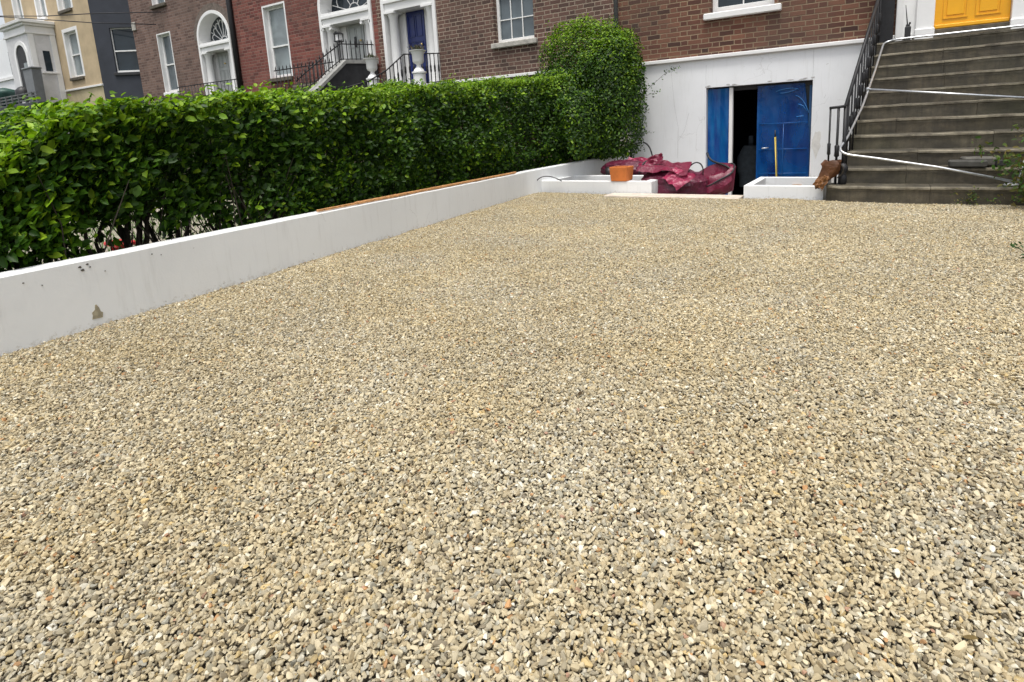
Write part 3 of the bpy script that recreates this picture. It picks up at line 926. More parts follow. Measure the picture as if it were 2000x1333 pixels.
def doorcase(parent, x0, x1, zb, zs_, rise, y, col_r, zent, ent_h, door, doorm, sidel, ionic=False, lights=7, recess=.34, step=True):
    """arched Georgian doorcase. opening x0..x1, spring zs_, rise above it. door=(xa,xb). Returns the part."""
    cx, rx = (x0 + x1) / 2, (x1 - x0) / 2
    ring = .085
    b = MB()
    n = 22
    # outer painted band following the arch
    o_ = arc_pts(cx, rx, zs_, rise, n); i_ = arc_pts(cx, rx - ring, zs_, rise - ring, n)
    path_o = [(x0, zb)] + o_ + [(x1, zb)]; path_i = [(x0 + ring, zb)] + i_ + [(x1 - ring, zb)]
    k_ = len(path_o)
    V = [(p[0], y - .035, p[1]) for p in path_o] + [(p[0], y - .035, p[1]) for p in path_i] + [(p[0], y + .06, p[1]) for p in path_o] + [(p[0], y + .06, p[1]) for p in path_i]
    F = []
    for j in range(k_ - 1):
        F += [(j, j + 1, k_ + j + 1, k_ + j), (j, 2 * k_ + j, 2 * k_ + j + 1, j + 1), (k_ + j, k_ + j + 1, 3 * k_ + j + 1, 3 * k_ + j)]
    b.add(V, F)
    # curved soffit going back to the door plane
    V = [(p[0], y + .06, p[1]) for p in path_i] + [(p[0], y + recess, p[1]) for p in path_i]
    b.add(V, [(j, j + 1, k_ + j + 1, k_ + j) for j in range(k_ - 1)])
    part = b.build("door_surround", 'paint_white', parent)
    # back panel (painted) behind columns
    b = MB()
    b.box(x0 + ring, door[0] - .0, y + recess - .02, y + recess + .02, zb, zent)
    b.box(door[1], x1 - ring, y + recess - .02, y + recess + .02, zb, zent)
    for (sa, sb) in sidel:
        b.box(sa, sb, y + recess - .05, y + recess - .021, zb, zent - .02)
    # entablature
    b.box(x0 + ring, x1 - ring, y - .01, y + recess, zent, zent + ent_h * .55, .006)
    b.box(x0 + ring - .01, x1 - ring + .01, y - .05, y + recess, zent + ent_h * .55, zent + ent_h * .80, .006)
    b.box(x0 + ring, x1 - ring, y - .03, y + recess, zent + ent_h * .80, zent + ent_h, .006)
    b.build("entablature", 'paint_white', part)
    for s_ in (-1, 1):
        ccx = (x0 + ring + col_r * 1.35) if s_ < 0 else (x1 - ring - col_r * 1.35)
        b = MB()
        h = zent - zb
        prof = [(col_r * 1.35, 0), (col_r * 1.35, .05), (col_r * 1.1, .08), (col_r, .11), (col_r * 1.0, h * .4), (col_r * .86, h - .14), (col_r * 1.0, h - .12), (col_r * 1.0, h - .09), (col_r * 1.3, h - .05), (col_r * 1.3, h - .001)]
        b.lathe(prof, ccx, y + .10, zb, 20)
        b.box(ccx - col_r * 1.45, ccx + col_r * 1.45, y + .10 - col_r * 1.4, y + .10 + col_r * 1.4, zent - .045, zent - .002)
        if ionic:
            for q in (-1, 1):
                for yy in (-1,):
                    ring_ = [(ccx + q * col_r * 1.3 + .034 * math.cos(t), zent - .085 + .034 * math.sin(t)) for t in np.linspace(0, 6.283, 13)[:-1]]
                    b.prism(ring_, y + .10 - col_r * 1.35, y + .10 + col_r * 1.3, 'xz')
        autosmooth(b.build("column", 'paint_white', part), 40)
    # fanlight
    z1f = zent + ent_h
    rr = rx - ring - .02
    b = MB()
    gp = [(x0 + ring, z1f)] + [q for q in i_ if q[1] > z1f + .002] + [(x1 - ring, z1f)]
    b.prism(gp, y + recess - .03, y + recess - .018, 'xz')
    fl = b.build("fanlight", 'glass_dark', part)
    b = MB()
    ri = (rx - ring)
    top = zs_ + rise - ring
    hh = top - z1f
    for j in range(lights):
        a = math.pi * (j + .5) / lights
        p0 = Vector((cx + .22 * ri * math.cos(a), y + recess - .04, z1f + .22 * hh * math.sin(a)))
        p1 = Vector((cx + .97 * ri * math.cos(a), y + recess - .04, z1f + .93 * hh * math.sin(a)))
        b.tube([p0, p1], .011, 5)
    for fr_ in (.24, .70):
        pts = [(cx + fr_ * ri * math.cos(t), y + recess - .042, z1f + fr_ * hh * math.sin(t) + .0) for t in np.linspace(0, math.pi, 17)]
        if fr_ > .5:   # scalloped outer ring
            pts = []
            for j in range(lights - 1):
                a_ = math.pi * (j + .5) / lights; c_ = math.pi * (j + 1.5) / lights
                for t in np.linspace(0, 1, 6):
                    an = a_ + (c_ - a_) * t; q = .72 + .14 * math.sin(t * math.pi)
                    pts.append((cx + q * ri * math.cos(an), y + recess - .042, z1f + q * hh * math.sin(an)))
        b.tube(pts, .011, 5)
    b.build("tracery", 'paint_white', part)
    # door leaf
    b = MB()
    xa, xb = door
    yd = y + recess
    b.box(xa + .004, xb - .004, yd - .045, yd - .005, zb + .01, zent - .01)
    ww = (xb - xa)
    for (za, zc) in ((.06, .30), (.36, .62), (.68, .94)):
        for (qa, qb) in ((.12, .46), (.54, .88)):
            X0, X1, Z0, Z1 = xa + ww * qa, xa + ww * qb, zb + (zent - zb) * za, zb + (zent - zb) * zc
            t_ = .012
            b.box(X0, X1, yd - .058, yd - .0455, Z0, Z0 + t_); b.box(X0, X1, yd - .058, yd - .0455, Z1 - t_, Z1)
            b.box(X0, X0 + t_, yd - .058, yd - .0455, Z0 + t_, Z1 - t_); b.box(X1 - t_, X1, yd - .058, yd - .0455, Z0 + t_, Z1 - t_)
    dl = b.build("door", doorm, parent)
    MB().lathe([(.0, 0), (.02, .0), (.028, .02), (.02, .045), (0, .05)], xb - .08, yd - .085, zb + .95, 10).build("handle", 'brass', dl, smooth=True)
    return part

def spandrel(b, x0, x1, zs_, rise, ztop, y):
    pts = arc_pts((x0 + x1) / 2, (x1 - x0) / 2, zs_, rise, 22)
    for i in range(len(pts) - 1):
        a_, c_ = pts[i], pts[i + 1]
        b.add([(a_[0], y, a_[1]), (c_[0], y, c_[1]), (c_[0], y, ztop), (a_[0], y, ztop)], [(0, 1, 2, 3)])

TOPZ = 8.2
# --- own house
own = thing("brick_house", "brown brick house with white basement wall, blue sheeted opening and yellow front door", "house")
X0, X1 = -4.03, 3.6
b = MB()
holes = [(-2.41, -1.47, 2.575, 4.25, .20), (.105, 1.76, 1.0, 4.7, .02)]
wall_grid(b, X0, X1, 1.936, TOPZ, D, holes)
b.build("brick_wall", 'brick_own', own, fix=False)
b = MB()
wall_grid(b, X0 + .24, X1, -.5, 1.877, D - .03, [(-2.47, -.90, -.5, 1.43, .30)], back=.029)
b.build("basement_wall", 'house_white', own, fix=False)
MB().box(X0 + .06, .10, D - .085, D + .02, 1.878, 1.935, .008).build("string_course", 'paint_white', own)
# rough patched edges round the opening, hairline cracks as thin raised filler
b = MB()
r_ = random.Random(4)
fm_ = simple('filler_grey', (0.50, 0.49, 0.48), 0.9, 0.3, 30)
for _ in range(9):
    xx = r_.uniform(-2.5, -.9); zz = 1.445 + abs(r_.gauss(0, .012))
    pl = [(xx + r_.uniform(.02, .06) * math.cos(t), zz + r_.uniform(.006, .014) * math.sin(t)) for t in np.arange(0, 6.2, .9)]
    b.prism(pl, D - .033, D - .031, 'xz')
    b.build("filler", fm_, own); b = MB()
cm_ = simple('crack_grey', (0.30, 0.30, 0.30), 0.9, 0.2, 30)
for pts in ([(-2.47, 1.46), (-2.475, 1.60), (-2.47, 1.79)], [(-.905, 1.44), (-.90, 1.65), (-.905, 1.86)], [(-3.05, 1.75), (-3.0, 1.2), (-2.93, .8), (-2.95, .3)], [(-2.75, 1.05), (-2.83, .75), (-2.93, .6)], [(-.72, 1.2), (-.74, 1.15)]):
    P_ = [(p_[0], D - .0305, p_[1]) for p_ in pts]
    MB().tube(P_, .0014, 4).build("crack", cm_, own)
# soft-edged discoloured patch beside the door
b = MB()
pl = [(-.86 + .045 * (1 + .5 * math.sin(2.3 * t)) * math.cos(t) + .04, .50 + .20 * (1 + .25 * math.sin(3 * t)) * math.sin(t)) for t in np.arange(0, 6.2, .35)]
b.prism(pl, D - .0325, D - .031, 'xz')
b.build("bare_patch", simple("bare_plaster", (0.68, 0.67, 0.64), 0.9, 0.1, 12), own)
sash(own, -2.41, -1.47, 2.575, 4.25, D, bars=(2, []), glassm='glass_dark', meet=3.4, sillm='paint_white', sill_over=.105, fr=.08)
# front door
sur = MB()
sur.box(.10, .19, D - .10, D + .12, 1.80, 4.6, .006); sur.box(.33, .535, D - .07, D + .12, 1.80, 4.6, .006)
sur.box(.19, .33, D - .03, D + .12, 1.80, 4.6)
sur.box(.32, .545, D - .10, D - .069, 1.80, 1.98, .01)
sur.box(1.335, 1.54, D - .07, D + .12, 1.80, 4.6, .006); sur.box(1.54, 1.66, D - .03, D + .12, 1.80, 4.6); sur.box(1.66, 1.765, D - .10, D + .12, 1.80, 4.6, .006)
sur.box(1.325, 1.55, D - .10, D - .069, 1.80, 1.98, .01)
sur.box(.535, 1.335, D - .07, D + .12, 4.0, 4.6)
sp_ = sur.build("door_surround", 'paint_white', own)
b = MB()
b.box(.22, .30, D - .075, D - .031, 1.80, 1.94, .012)
b.build("plinth_block", 'paint_white', sp_)
b = MB()
b.box(.538, 1.332, D + .02, D + .06, 1.955, 3.98)
for (za, zc) in ((2.08, 2.62), (2.78, 3.3), (3.4, 3.85)):
    for (xa, xb) in ((.63, .895), (.975, 1.24)):
        t_ = .016
        b.box(xa, xb, D + .008, D + .0195, za, za + t_); b.box(xa, xb, D + .008, D + .0195, zc - t_, zc)
        b.box(xa, xa + t_, D + .008, D + .0195, za + t_, zc - t_); b.box(xb - t_, xb, D + .008, D + .0195, za + t_, zc - t_)
        b.box(xa + .04, xb - .04, D + .010, D + .0195, za + .045, zc - .045, .006)
b.box(.54, 1.33, D - .005, D + .019, 1.965, 2.015, .008)
dr_ = b.build("front_door", 'door_yellow', own)
dr_['label'] = "bright yellow panelled front door"
MB().box(.536, 1.334, D - .12, D + .10, 1.80, 1.895, .006).box(.536, 1.334, D - .06, D + .10, 1.896, 1.953, .005).build("threshold", 'threshold', own)
# drain pipe between the two houses
tag(MB().tube([(-4.00, D - .07, .9), (-4.00, D - .07, 7.9)], .038, 10).build("downpipe", simple("pipe_grey", (0.10, 0.10, 0.105), 0.5, 0.1, 10), smooth=True), "grey downpipe between the brown brick house and its neighbour", "downpipe")
tag(MB().tube([(-3.77, D - .07, -.3), (-3.77, D - .07, .52)], .022, 10).build("drain_pipe", simple("pipe_black", (0.02, 0.022, 0.03), 0.5, 0.1, 10), smooth=True), "short dark pipe at the foot of the white house wall beside the hedge", "pipe")

# basement opening: blue film panels, white post, door leaf, dark room
b = MB()
yb = D + .30
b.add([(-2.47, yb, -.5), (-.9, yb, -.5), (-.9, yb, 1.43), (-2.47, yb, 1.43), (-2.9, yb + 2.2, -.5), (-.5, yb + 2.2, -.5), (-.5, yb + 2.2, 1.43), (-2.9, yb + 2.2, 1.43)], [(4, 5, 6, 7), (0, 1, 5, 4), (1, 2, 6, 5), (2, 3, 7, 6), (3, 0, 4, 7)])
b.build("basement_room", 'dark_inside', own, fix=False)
def film_sheet(x0, x1, z0, z1, y, seed, amp=.012, nx_=26, nz_=50, tuck=0):
    b = MB()
    V, F = [], []
    for j in range(nz_ + 1):
        for i in range(nx_ + 1):
            u_, w_ = i / nx_, j / nz_
            x = x0 + (x1 - x0) * u_; z = z0 + (z1 - z0) * w_
            q = amp * (noise.noise(Vector((x * 9, z * 1.1, seed))) + .5 * noise.ridged_multi_fractal(Vector((x * 4, z * 3.2, seed + 3)), .9, 2.1, 3, 1, 2) * .35)
            if tuck: x += tuck * max(0, w_ - .45) ** 1.4 * (u_ > .8) * -1 * (u_ - .8) / .2
            V.append((x, y + q, z))
    for j in range(nz_):
        for i in range(nx_):
            F.append((j * (nx_ + 1) + i, j * (nx_ + 1) + i + 1, (j + 1) * (nx_ + 1) + i + 1, (j + 1) * (nx_ + 1) + i))
    return b.add(V, F)
fa = film_sheet(-2.462, -2.125, -.44, 1.405, D + .06, 2.0, .02).build("film_panel", 'film', None, smooth=True, fix=False)
tag(fa, "narrow sheet of blue plastic film hung at the left of the basement opening", "plastic film", "blue films over the basement opening")
fr_t = thing("door_frame_post", "slim white upright frame post standing beside the dark gap of the basement opening", "door frame")
MB().box(-2.118, -2.062, D + .03, D + .11, -.44, 1.41, .005).build("post", 'paint_white', fr_t)
MB().box(-2.462, -.905, D + .115, D + .17, 1.36, 1.425).build("head_rail", 'dark_paint', fr_t)
# glazed leaf behind blue film
leaf = thing("glazed_door", "glazed basement door leaf wrapped in blue plastic film", "door")
b = MB()
for xa, xb in ((-1.70, -1.665), (-1.335, -1.30), (-.955, -.92)): b.box(xa, xb, D + .12, D + .155, -.44, 1.36)
for za in (.02, .40, .80): b.box(-1.665, -1.335, D + .122, D + .153, za, za + .028); b.box(-1.30, -.955, D + .122, D + .153, za, za + .028)
b.build("frame", simple("frame_blue", (0.02, 0.10, 0.25), 0.4, 0.1, 6), leaf)
MB().box(-1.662, -.96, D + .135, D + .14, -.44, 1.355).build("pane", 'glass_dark', leaf)
t = NT("blue_film_clear")
v_ = t.coord()
t.l(t.ramp(t.noise(t.scaled(v_, (3, 1, 1.3)), 1.8, 3, .5), [(.3, (0.002, 0.030, 0.17)), (.7, (0.004, 0.085, 0.30))]), t.b.inputs["Base Color"])
t.b.inputs["Roughness"].default_value = 0.16
t.b.inputs["Specular IOR Level"].default_value = 0.4
t.b.inputs["Alpha"].default_value = 0.80
t.bump(t.math('ADD', t.noise(t.scaled(v_, (2, 1, 1)), 2.2, 3, .5, 1.0), t.math('MULTIPLY', t.noise(v_, 14, 3, .5, 2.0), .12)), .35, .03)
fb = film_sheet(-1.695, -.925, -.44, 1.40, D + .085, 7.0, .012, 40, 60, tuck=.22).build("film", t.m, leaf, smooth=True, fix=False)
b = MB()
for za in (.02, .40, .80): b.tube([(-1.66, D + .074, za + .014), (-1.3, D + .072, za + .012), (-.96, D + .074, za + .016)], .0045, 5)
b.tube([(-1.30, D + .072, -.4), (-1.30, D + .070, .8)], .004, 5)
b.build("glazing_ridge", simple("film_ridge", (0.01, 0.10, 0.32), 0.25, 0.1, 6), leaf, smooth=True)
b = MB()
b.tube([(-1.60, D + .06, .43), (-1.60, D + .02, .43)], .010, 8); b.tube(rounded([(-1.60, D + .02, .43), (-1.60, D + .012, .432), (-1.50, D + .012, .44)], .01), .008, 8)
b.build("handle", 'galv', leaf, smooth=True)
# creases in the film: folded ridges, their highlight painted in as paler blue
b = MB()
for pts in ([(-1.42, 1.30), (-1.30, 1.335), (-1.17, 1.345), (-1.10, 1.31)], [(-1.36, 1.27), (-1.25, 1.26), (-1.15, 1.30), (-1.12, 1.32)], [(-1.14, 1.22), (-1.05, 1.19), (-1.0, 1.10), (-.95, .95), (-.93, .7)], [(-1.10, 1.09), (-1.03, 1.06), (-.98, .98)], [(-1.12, .90), (-1.05, .905), (-1.02, .91)]):
    P_ = [(p_[0], D + .066, p_[1]) for p_ in pts]
    b.tube(bez(*P_[:4], n=10) if len(P_) >= 4 else P_, .0055, 6)
b.build("crease_highlight", simple("film_crease_highlight", (0.05, 0.22, 0.55), 0.15, 0.1, 6), leaf, smooth=True)

# broom handle leaning in the opening
br = thing("yellow_pole", "yellow pole with a black grip leaning against the blue wrapped door", "pole")
MB().tube([(-1.32, D - .22, -.30), (-1.405, D + .02, .60)], .014, 10).build("shaft", 'yellow_plastic', br, smooth=True)
MB().tube([(-1.313, D - .231, -.29), (-1.398, D + .009, .60)], .006, 6).build("stripe", 'rubber', br, smooth=True)
MB().tube([(-1.405, D + .02, .60), (-1.415, D + .04, .71)], [.013, .008], 10).build("grip", 'rubber', br, smooth=True)
# pale clothing/sheet in the dark doorway
b = MB()
V, F = [], []
for j in range(15):
    for i in range(17):
        z = .46 - j * .05
        w_ = .12 + .10 * min(1, j / 4) - .03 * (j > 9)
        a_ = i / 16 * math.pi * 2
        V.append((-1.86 + w_ * math.cos(a_) * (1 + .1 * noise.noise(Vector((a_, z * 3, 1)))), D + .55 + .1 * math.sin(a_), z))
for j in range(14):
    for i in range(16): F.append((j * 17 + i, j * 17 + i + 1, (j + 1) * 17 + i + 1, (j + 1) * 17 + i))
b.add(V, F); b.box(-1.90, -1.83, D + .53, D + .57, .46, .62)
tag(b.build("dust_sheet", 'hessian', smooth=True), "dim grey-blue dust sheet hanging inside the dark basement doorway", "dust sheet")

# --- neighbour with the blue door
nb = thing("brick_house", "brown brick house with a blue front door between white columns", "house")
b = MB()
XA, XB = -9.74, -4.035
holes = [(-6.59, -5.69, 2.592, 4.35, .20), (-9.57, -8.03, 1.0, 5.0, .36)]
wall_grid(b, XA, XB, 1.978, TOPZ, D - .003, holes)
b.build("brick_wall", 'brick_blue', nb, fix=False)
MB().box(XA, XB, D - .07, D + .03, 1.92, 1.976, .006).build("string_course", 'paint_white', nb)
b = MB(); wall_grid(b, XA, XB, -.5, 1.918, D - .02, [], back=.02); b.build("basement_wall", 'brick_blue', nb, fix=False)
sash(nb, -6.59, -5.69, 2.592, 4.35, D - .003, bars=(3, [3.03, 3.9]), glassm='glass_mid', meet=3.47, sillm='sill_stone', sill_over=.07, fr=.06)
doorcase(nb, -9.57, -8.03, 1.88, 4.35, .66, D - .003, .105, 3.58, .30, (-9.15, -8.64), 'door_blue', [(-9.36, -9.17)])
# --- red brick house
rd = thing("brick_house", "red brick house with an arched white doorcase and pale grey door", "house")
b = MB()
XA, XB = -15.10, -9.745
zs_, ri_ = 3.95, .80
holes = [(-13.77, -12.90, 2.53, 4.30, .20), (-11.63, -9.88, 1.0, zs_ + ri_ + .001, .36)]
wall_grid(b, XA, XB, 1.5, TOPZ, D, holes)
spandrel(b, -11.63, -9.88, zs_, ri_, zs_ + ri_ + .001, D)
b.build("brick_wall", 'brick_red', rd, fix=False)
sash(rd, -13.77, -12.90, 2.53, 4.30, D, glassm='glass_curtain', meet=3.32, sillm='threshold', sill_over=.03, fr=.07, surround=.03)
doorcase(rd, -11.63, -9.88, 2.18, zs_, ri_, D, .10, 3.55, .27, (-11.06, -10.52), 'door_grey', [(-11.30, -11.09)], ionic=True, lights=5)
b = MB(); b.box(-10.83, -10.76, D + .270, D + .280, 3.02, 3.26)
b.build("letter_plate", 'rubber', rd)
# --- grey-brown brick house
bn = thing("brick_house", "grey brown brick house with an arched white doorcase and fanlight", "house")
b = MB()
XA, XB = -20.45, -15.105
zs2, ri2 = 3.86, .70
holes = [(-19.07, -18.33, 2.56, 4.27, .20), (-19.02, -18.33, 5.10, 6.4, .20), (-16.88, -15.29, 1.0, zs2 + ri2 + .001, .36)]
wall_grid(b, XA, XB, 1.5, TOPZ, D - .002, holes)
spandrel(b, -16.88, -15.29, zs2, ri2, zs2 + ri2 + .001, D - .002)
b.build("brick_wall", 'brick_far', bn, fix=False)
sash(bn, -19.07, -18.33, 2.56, 4.27, D - .002, glassm='glass_mid', meet=3.38, sillm='paint_white', sill_over=.03, fr=.06, surround=.025)
sash(bn, -19.02, -18.33, 5.10, 6.4, D - .002, glassm='glass_mid', meet=5.8, sillm='threshold', sill_over=.08, fr=.06, surround=.02)
doorcase(bn, -16.88, -15.29, 2.2, zs2, ri2, D - .002, .095, 3.50, .24, (-16.56, -16.08), 'door_grey', [(-16.78, -16.60)], lights=9)
b = MB()
o_ = arc_pts(-16.085, .795 + .0015, zs2, ri2 + .0015, 26); i_ = arc_pts(-16.085, .795 + .19, zs2, ri2 + .19, 26)
k_ = len(o_)
b.add([(p_[0], D - .008, p_[1]) for p_ in o_] + [(p_[0], D - .008, p_[1]) for p_ in i_], [(j, j + 1, k_ + j + 1, k_ + j) for j in range(k_ - 1)])
b.build("brick_arch", simple("arch_stone", (0.15, 0.12, 0.10), .9, .3, 14), bn)
MB().box(-20.40, -20.20, D - .05, D - .005, 4.55, 4.80, .01).build("vent_plate", 'sill_stone', bn)
tag(MB().tube([(-15.08, D - .06, 1.0), (-15.08, D - .06, 8.0)], .07, 10).build("downpipe", 'iron', smooth=True), "black downpipe between the red and the grey brown brick houses", "downpipe")

# --- slate grey side wall building
E0 = np.array([-20.46, 9.93]); U = np.array([.829, .559]); Tc = E0 - U * 1.62
ang = math.atan2(U[1], U[0])
gy = thing("grey_house", "slate grey rendered house side with one dark window between the tan and brick houses", "house")
def G(local):       # local frame: x along the wall from the tan corner, y back
    return Matrix.Translation((Tc[0], Tc[1], 0)) @ Matrix.Rotation(ang, 4, 'Z')
gy.matrix_world = G(0)
b = MB(); wall_grid(b, 0.0, 1.75, -.3, 8.0, 0, [(.50, 1.26, 3.36, 4.74, .12)], back=1.2); b.build("wall", 'render_grey', gy, fix=False)
b = MB(); fr = .022
b.box(.50, .50 + fr, .06, .10, 3.36, 4.74); b.box(1.26 - fr, 1.26, .05, .10, 3.36, 4.74); b.box(.522, 1.238, .06, .10, 4.71, 4.74); b.box(.522, 1.238, .04, .10, 3.36, 3.42); b.box(.522, 1.238, .05, .10, 4.01, 4.05)
w_ = b.build("window", 'paint_white', gy)
MB().box(.515, 1.245, .085, .095, 3.4, 4.72).build("pane", 'glass_dark', w_)
MB().box(.44, 1.30, -.05, .05, 3.26, 3.355, .008).build("sill", 'dark_paint', w_)
# --- tan house with porch
tn = thing("tan_house", "tan rendered house with a white classical porch at the far left", "house")
DT = Tc[1]
b = MB()
XT = Tc[0] - .003
holes = [(-23.95, -23.0, 3.38, 4.88, .14), (-23.9, -22.97, 5.55, 7.3, .14), (-25.65, -24.95, 5.55, 7.3, .14), (-27.6, -26.95, 5.75, 7.5, .14)]
wall_grid(b, -28.7, XT, 3.035, 8.4, DT, holes)
b.build("wall", 'render_tan', tn, fix=False)
MB().box(-24.55, XT + .02, DT - .05, DT + .03, 2.97, 3.032, .006).build("string_course", 'paint_white', tn)
b = MB(); wall_grid(b, -24.6, XT, 0, 2.968, DT + .003, [], back=.5); b.build("basement_wall", simple("render_yellow", (.50, .43, .27), .9, .1, 3), tn, fix=False)
for (xa, xb, za, zb_) in ((-23.95, -23.0, 3.38, 4.88), (-23.9, -22.97, 5.55, 7.3), (-25.65, -24.95, 5.55, 7.3), (-27.6, -26.95, 5.75, 7.5)):
    sash(tn, xa, xb, za, zb_, DT, glassm='glass_curtain', meet=(za + zb_) / 2, sillm='threshold' if za < 6 and xa > -24 else 'paint_white', sill_over=.02, fr=.07, surround=.10)
# porch: side face x=-24.61, front y=8.237
px, pf = -24.61, 8.237
b = MB()
b.box(-26.45, px, pf, DT - .002, 2.2, 4.86)
pr = b.build("porch", simple("porch_white", (.62, .62, .63), .7, .08, 4), tn)
b = MB()
for (z0_, z1_, o_) in ((4.862, 4.93, .05), (4.932, 5.12, .02), (5.122, 5.20, .09), (5.202, 5.30, .16)):
    b.box(-26.45 - o_, px + o_, pf - o_, DT - .003, z0_, z1_, .008)
for ya in (pf + .015, DT - .17): b.box(px + .001, px + .03, ya, ya + .15, 2.2, 4.86)
b.box(px + .001, px + .055, pf + .22, pf + .68, 3.58, 3.63)
b.build("cornice", 'paint_white', pr)
MB().box(px + .002, px + .012, pf + .345, pf + .535, 3.66, 4.33).build("side_window", 'glass_dark', pr)
b = MB()
ar = arc_pts(-25.30, .42, 4.15, .40, 16)
b.prism([(-25.72, 2.9)] + ar + [(-24.88, 2.9)], pf - .012, pf - .002, 'xz')
b.build("doorway", 'dark_paint', pr)
b = MB()
o_ = arc_pts(-25.30, .55, 4.15, .53, 16); i_ = arc_pts(-25.30, .42, 4.15, .40, 16)
po = [(-25.85, 2.9)] + o_ + [(-24.75, 2.9)]; pi_ = [(-25.72, 2.9)] + i_ + [(-24.88, 2.9)]
k_ = len(po)
b.add([(q[0], pf - .04, q[1]) for q in po] + [(q[0], pf - .04, q[1]) for q in pi_] + [(q[0], pf - .001, q[1]) for q in po] + [(q[0], pf - .001, q[1]) for q in pi_],
      [f for j in range(k_ - 1) for f in ((j, j + 1, k_ + j + 1, k_ + j), (j, 2 * k_ + j, 2 * k_ + j + 1, j + 1), (k_ + j, k_ + j + 1, 3 * k_ + j + 1, 3 * k_ + j))])
b.build("arch_moulding", 'paint_white', pr)
MB().box(-25.24, -24.93, pf - .022, pf - .013, 3.0, 3.95).build("fanlight", 'glass_curtain', pr)
wh = thing("white_house", "pale white rendered house wall beyond the tan house porch", "house")
MB().box(-31.5, -26.62, 8.62, 9.02, 0, 5.1).build("wall", 'house_white', wh)
MB().box(-31.5, -26.60, 8.56, 8.61, 3.65, 3.75).build("string_course", 'paint_white', wh)
MB().box(-27.6, -27.1, 8.585, 8.615, 3.8, 4.6).build("window", 'glass_dark', wh)
# things in the yards on the far left
lw = thing("boundary_wall", "low dark stone boundary wall with a rail at the far left beyond the hedge", "wall")
MB().box(-29, -22.7, 7.55, 7.85, 0, 2.52, .02).build("wall", simple("dark_stone", (.05, .055, .065), .9, .3, 6), lw)
b = MB()
for zz in (2.60, 2.70, 2.80): b.box(-29, -22.9, 7.62, 7.66, zz, zz + .035)
for xx in np.arange(-28.8, -22.9, .55): b.box(xx, xx + .05, 7.60, 7.68, 2.52, 2.84)
b.build("rail", simple("rail_grey", (.13, .14, .14), .7, .2, 8), lw)
wb_ = thing("wheelie_bin", "grey wheeled bin standing before the white porch", "bin")
b = MB(); b.prism([(-24.40, 2.0), (-23.85, 2.0), (-23.76, 3.62), (-24.48, 3.62)], 7.9, 8.15, 'xz'); b.build("body", 'plastic_grey', wb_)
MB().box(-24.52, -23.72, 7.87, 8.17, 3.625, 3.69, .02).build("lid", 'plastic_grey', wb_)
wb2 = thing("round_bin", "dark green round bin behind the far left boundary wall", "bin")
MB().lathe([(.30, 0), (.36, .9), (.38, .95), (.30, 1.05), (.05, 1.12)], -26.75, 8.0, 2.12, 16).build("body", 'plastic_green', wb2, smooth=True)
wb3 = thing("black_sack", "round black sack beside the porch at the far left", "sack")
MB().lathe([(.14, 0), (.22, .15), (.21, .36), (.10, .47), (.03, .50)], -25.05, 7.98, 2.66, 14).build("body", 'rubber', wb3, smooth=True)
# overhead cables
for i, pts in enumerate(([(-30, 8.0, 5.95), (-25.7, 8.0, 5.52), (-22.18, 8.0, 5.035), (-19.26, 8.1, 4.72), (-12.0, 9.3, 4.9)], [(-30, 8.0, 6.0), (-25.74, 8.0, 5.50), (-21.88, 8.0, 4.88), (-19.3, 8.0, 4.46), (-16.0, 9.4, 4.32)])):
    if i == 0: pts = pts[:4] + [(-18.5, 9.5, 4.85)]
    else: pts = pts[:4] + [(-18.9, 9.5, 4.55)]
    tag(MB().tube(pts, .014, 5).build("overhead_cable", 'cable', smooth=True), ("upper" if i == 0 else "lower") + " thin black cable crossing before the tan house", "cable", "cables over the tan house")

# ------------------------------------------------------------------ neighbours' steps and railings
def railing(parent_thing, pts, spacing, h_bot, finial=True, r=.010, rail_r=.013, droop=None, knob=False):
    """pts: top rail polyline; bottoms at pts z - h_bot. adds rail and balusters"""
    P_ = [Vector(q) for q in pts]
    MB().tube(P_, rail_r, 6).build("top_rail", 'iron', parent_thing, smooth=True)
    MB().tube([q - Vector((0, 0, h_bot - .05)) for q in P_], rail_r * .8, 6).build("bottom_rail", 'iron', parent_thing, smooth=True)
    tot = sum((P_[i + 1] - P_[i]).length for i in range(len(P_) - 1))
    d = spacing * .5
    while d < tot:
        rem = d; q = P_[-1]
        for i in range(len(P_) - 1):
            Ls = (P_[i + 1] - P_[i]).length
            if rem <= Ls: q = P_[i].lerp(P_[i + 1], rem / Ls); break
            rem -= Ls
        b = MB()
        top = q + Vector((0, 0, .11 if finial else 0))
        b.tube([q - Vector((0, 0, h_bot)), q], r, 6)
        if finial: b.tube([q, q + Vector((0, 0, .05)), top], [r, r * 1.4, .001], 6)
        if knob: b.tube([q - Vector((0, 0, h_bot * .62)), q - Vector((0, 0, h_bot * .55)), q - Vector((0, 0, h_bot * .40)), q - Vector((0, 0, h_bot * .34))], [r, r * 1.9, r * 1.9, r], 6)
        b.build("baluster", 'iron', parent_thing, smooth=True)
        d += spacing

